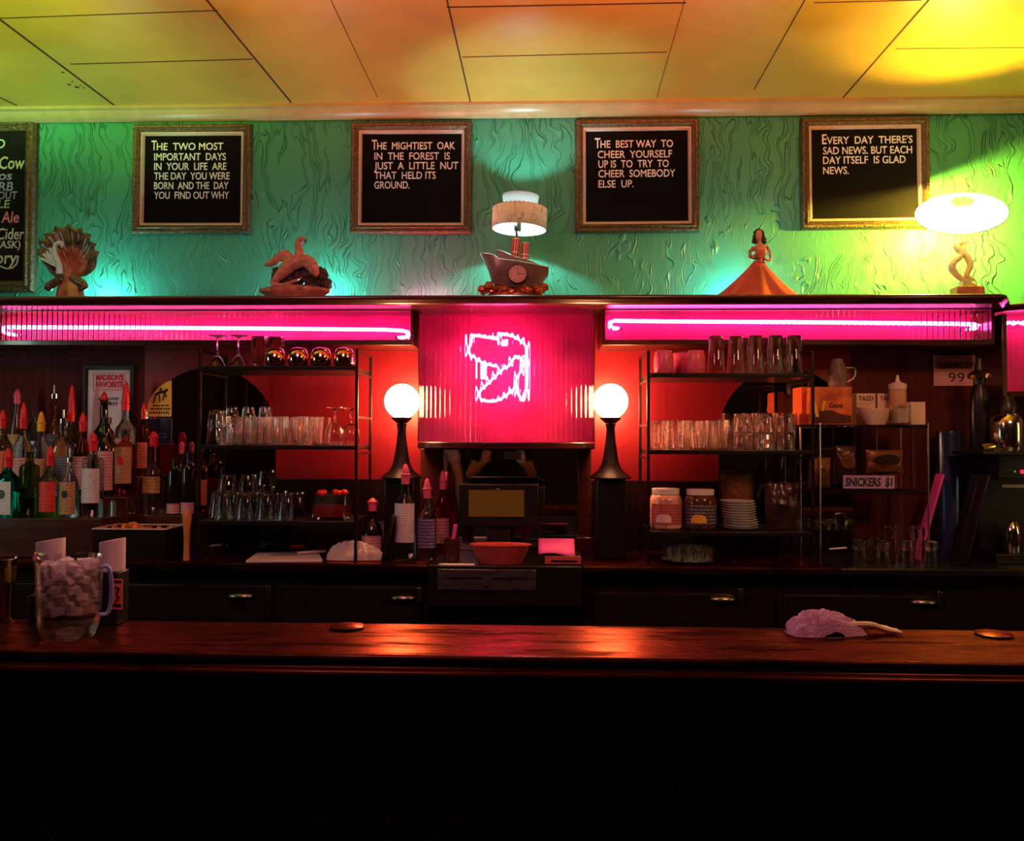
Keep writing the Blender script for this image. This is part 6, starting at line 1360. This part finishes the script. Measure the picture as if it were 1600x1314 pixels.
def person(loc, label, shirt, arms):
    """faces +Y; arms: per side (elbow, wrist, finger direction)"""
    t = thing('person', label, 'person', loc)
    V = Vector
    nodes = dict(pel=(V((0, 0, .95)), (.15, .11)), wa=(V((0, .0, 1.08)), (.135, .10)), ch=(V((0, 0, 1.28)), (.155, .11)), nk0=(V((0, -.01, 1.43)), (.075, .07)), nk=(V((0, .0, 1.51)), .055), hd0=(V((0, .02, 1.58)), (.068, .078)), hd1=(V((0, .015, 1.66)), (.078, .092)), hd2=(V((0, .005, 1.73)), (.066, .08)))
    edges = [('pel', 'wa'), ('wa', 'ch'), ('ch', 'nk0'), ('nk0', 'nk'), ('nk', 'hd0'), ('hd0', 'hd1'), ('hd1', 'hd2')]
    sh = dict(a=(V((0, 0, .90)), (.165, .125)), b=(V((0, 0, 1.08)), (.152, .117)), c=(V((0, 0, 1.28)), (.172, .127)), d=(V((0, -.01, 1.42)), (.10, .085))); she = [('a', 'b'), ('b', 'c'), ('c', 'd')]
    for sx, (el, wr, fd) in zip((-1, 1), arms):
        s_ = 'l' if sx < 0 else 'r'; shd_ = V((sx * .175, -.01, 1.40)); el, wr, fd = V(el), V(wr), V(fd).normalized()
        nodes['s' + s_] = (shd_, .058); nodes['e' + s_] = (el, .043); nodes['m' + s_] = (el.lerp(wr, .4), .042); nodes['w' + s_] = (wr, (.030, .026)); palm = wr + fd * .055
        nodes['p' + s_] = (wr + fd * .04, (.036, .018)); nodes['q' + s_] = (wr + fd * .075, (.038, .016))
        edges += [('nk0', 's' + s_), ('s' + s_, 'e' + s_), ('e' + s_, 'm' + s_), ('m' + s_, 'w' + s_), ('w' + s_, 'p' + s_), ('p' + s_, 'q' + s_)]
        side = V((1, 0, 0)) if abs(fd.x) < .7 else V((0, 0, 1)); side = (side - fd * side.dot(fd)).normalized(); curl = fd.cross(side) * (1 if fd.cross(side).y < 0 else -1)
        for k, (off, L) in enumerate(((-.029, .062), (-.010, .072), (.010, .068), (.028, .054))):
            b0 = wr + fd * .082 + side * off; k1 = b0 + fd * L * .45 + curl * .006; k2 = k1 + fd * L * .35 + curl * .018
            nodes[f'f{k}{s_}'] = (b0, .0085); nodes[f'g{k}{s_}'] = (k1, .008); nodes[f'h{k}{s_}'] = (k2, .007); edges += [('q' + s_, f'f{k}{s_}'), (f'f{k}{s_}', f'g{k}{s_}'), (f'g{k}{s_}', f'h{k}{s_}')]
        th = wr + fd * .03 - side * .038 * sx; nodes['t' + s_] = (th, .011); nodes['u' + s_] = (th + fd * .035 - side * .012 * sx + curl * .01, .009); edges += [('p' + s_, 't' + s_), ('t' + s_, 'u' + s_)]
        sh['s' + s_] = (shd_, .072); sh['e' + s_] = (shd_.lerp(el, .55), .066); she += [('d', 's' + s_), ('s' + s_, 'e' + s_)]
    for sx in (-1, 1):
        s_ = 'l' if sx < 0 else 'r'
        for n, p, r in (('hip', (sx * .09, 0, .88), .085), ('kn', (sx * .10, .015, .50), .058), ('cf', (sx * .10, 0, .36), .055), ('an', (sx * .10, -.015, .09), .036), ('to', (sx * .11, .13, .03), (.042, .028))): nodes[n + s_] = (V(p), r)
        edges += [('pel', 'hip' + s_), ('hip' + s_, 'kn' + s_), ('kn' + s_, 'cf' + s_), ('cf' + s_, 'an' + s_), ('an' + s_, 'to' + s_)]
    skin_mesh('body', nodes, edges, 'pskin', t, 'pel'); skin_mesh('shirt', sh, she, shirt, t, 'b')
    tr = dict(p=(V((0, 0, .93)), (.165, .125))); te = []
    for sx in (-1, 1):
        s_ = 'l' if sx < 0 else 'r'
        for n, p, r in (('h', (sx * .09, 0, .85), .10), ('k', (sx * .10, .012, .50), .075), ('a', (sx * .10, -.012, .10), .060)): tr[n + s_] = (V(p), r)
        te += [('p', 'h' + s_), ('h' + s_, 'k' + s_), ('k' + s_, 'a' + s_)]
    skin_mesh('trousers', tr, te, 'jeans', t, 'p')
    m = MB(); m.blob((0, -.012, 1.70), (.088, .102, .095), 3, .08, 4, 1)
    for v in m.bm.verts:
        if v.co.y > .045 and v.co.z < 1.735: v.co.y = .045
    finish('hair', m, 'phair', t)
    for sx in (-1, 1):
        finish('eye', MB().blob((sx * .031, .088, 1.655), (.012, .010, .008), 2), 'eyew', t)
        finish('ear', MB().blob((sx * .082, .01, 1.645), (.010, .018, .028), 2), 'pskin', t)
    finish('nose', MB().tube([(0, .095, 1.66), (0, .108, 1.635), (0, .112, 1.622)], [.007, .011, .010], 10), 'pskin', t); finish('mouth', MB().blob((0, .086, 1.592), (.022, .006, .006), 2), 'red', t)
    return t
person((-.34, -.52, ZF + .0006), 'person in a black short sleeved shirt holding up a phone, reflected in the register mirror', 'blackshirt', (((-.30, .02, 1.13), (-.16, .24, 1.27), (.3, .5, .6)), ((.27, .02, 1.13), (.20, .26, 1.26), (-.3, .5, .7))))
t = thing('phone', 'lit phone held by the person in black, reflected in the mirror', 'phone', (-.235, -.16, 1.435), rot=(R(14), 0, 0))
finish('phone_case', MB().bb(-.072, .072, -.004, .004, -.036, .036), 'phone', t, bevel=.003); finish('phone_screen', MB().bb(-.066, .066, -.0052, -.0042, -.031, .031), 'pscreen', t)
person((-.98, -.55, ZF + .0006), 'person in a lavender short sleeved shirt with a hanging bare arm, reflected in the mirror', 'lavshirt', (((-.26, -.02, 1.10), (-.28, .08, .86), (0, .2, -1)), ((.25, -.02, 1.12), (.27, .08, .87), (0, .2, -1))))
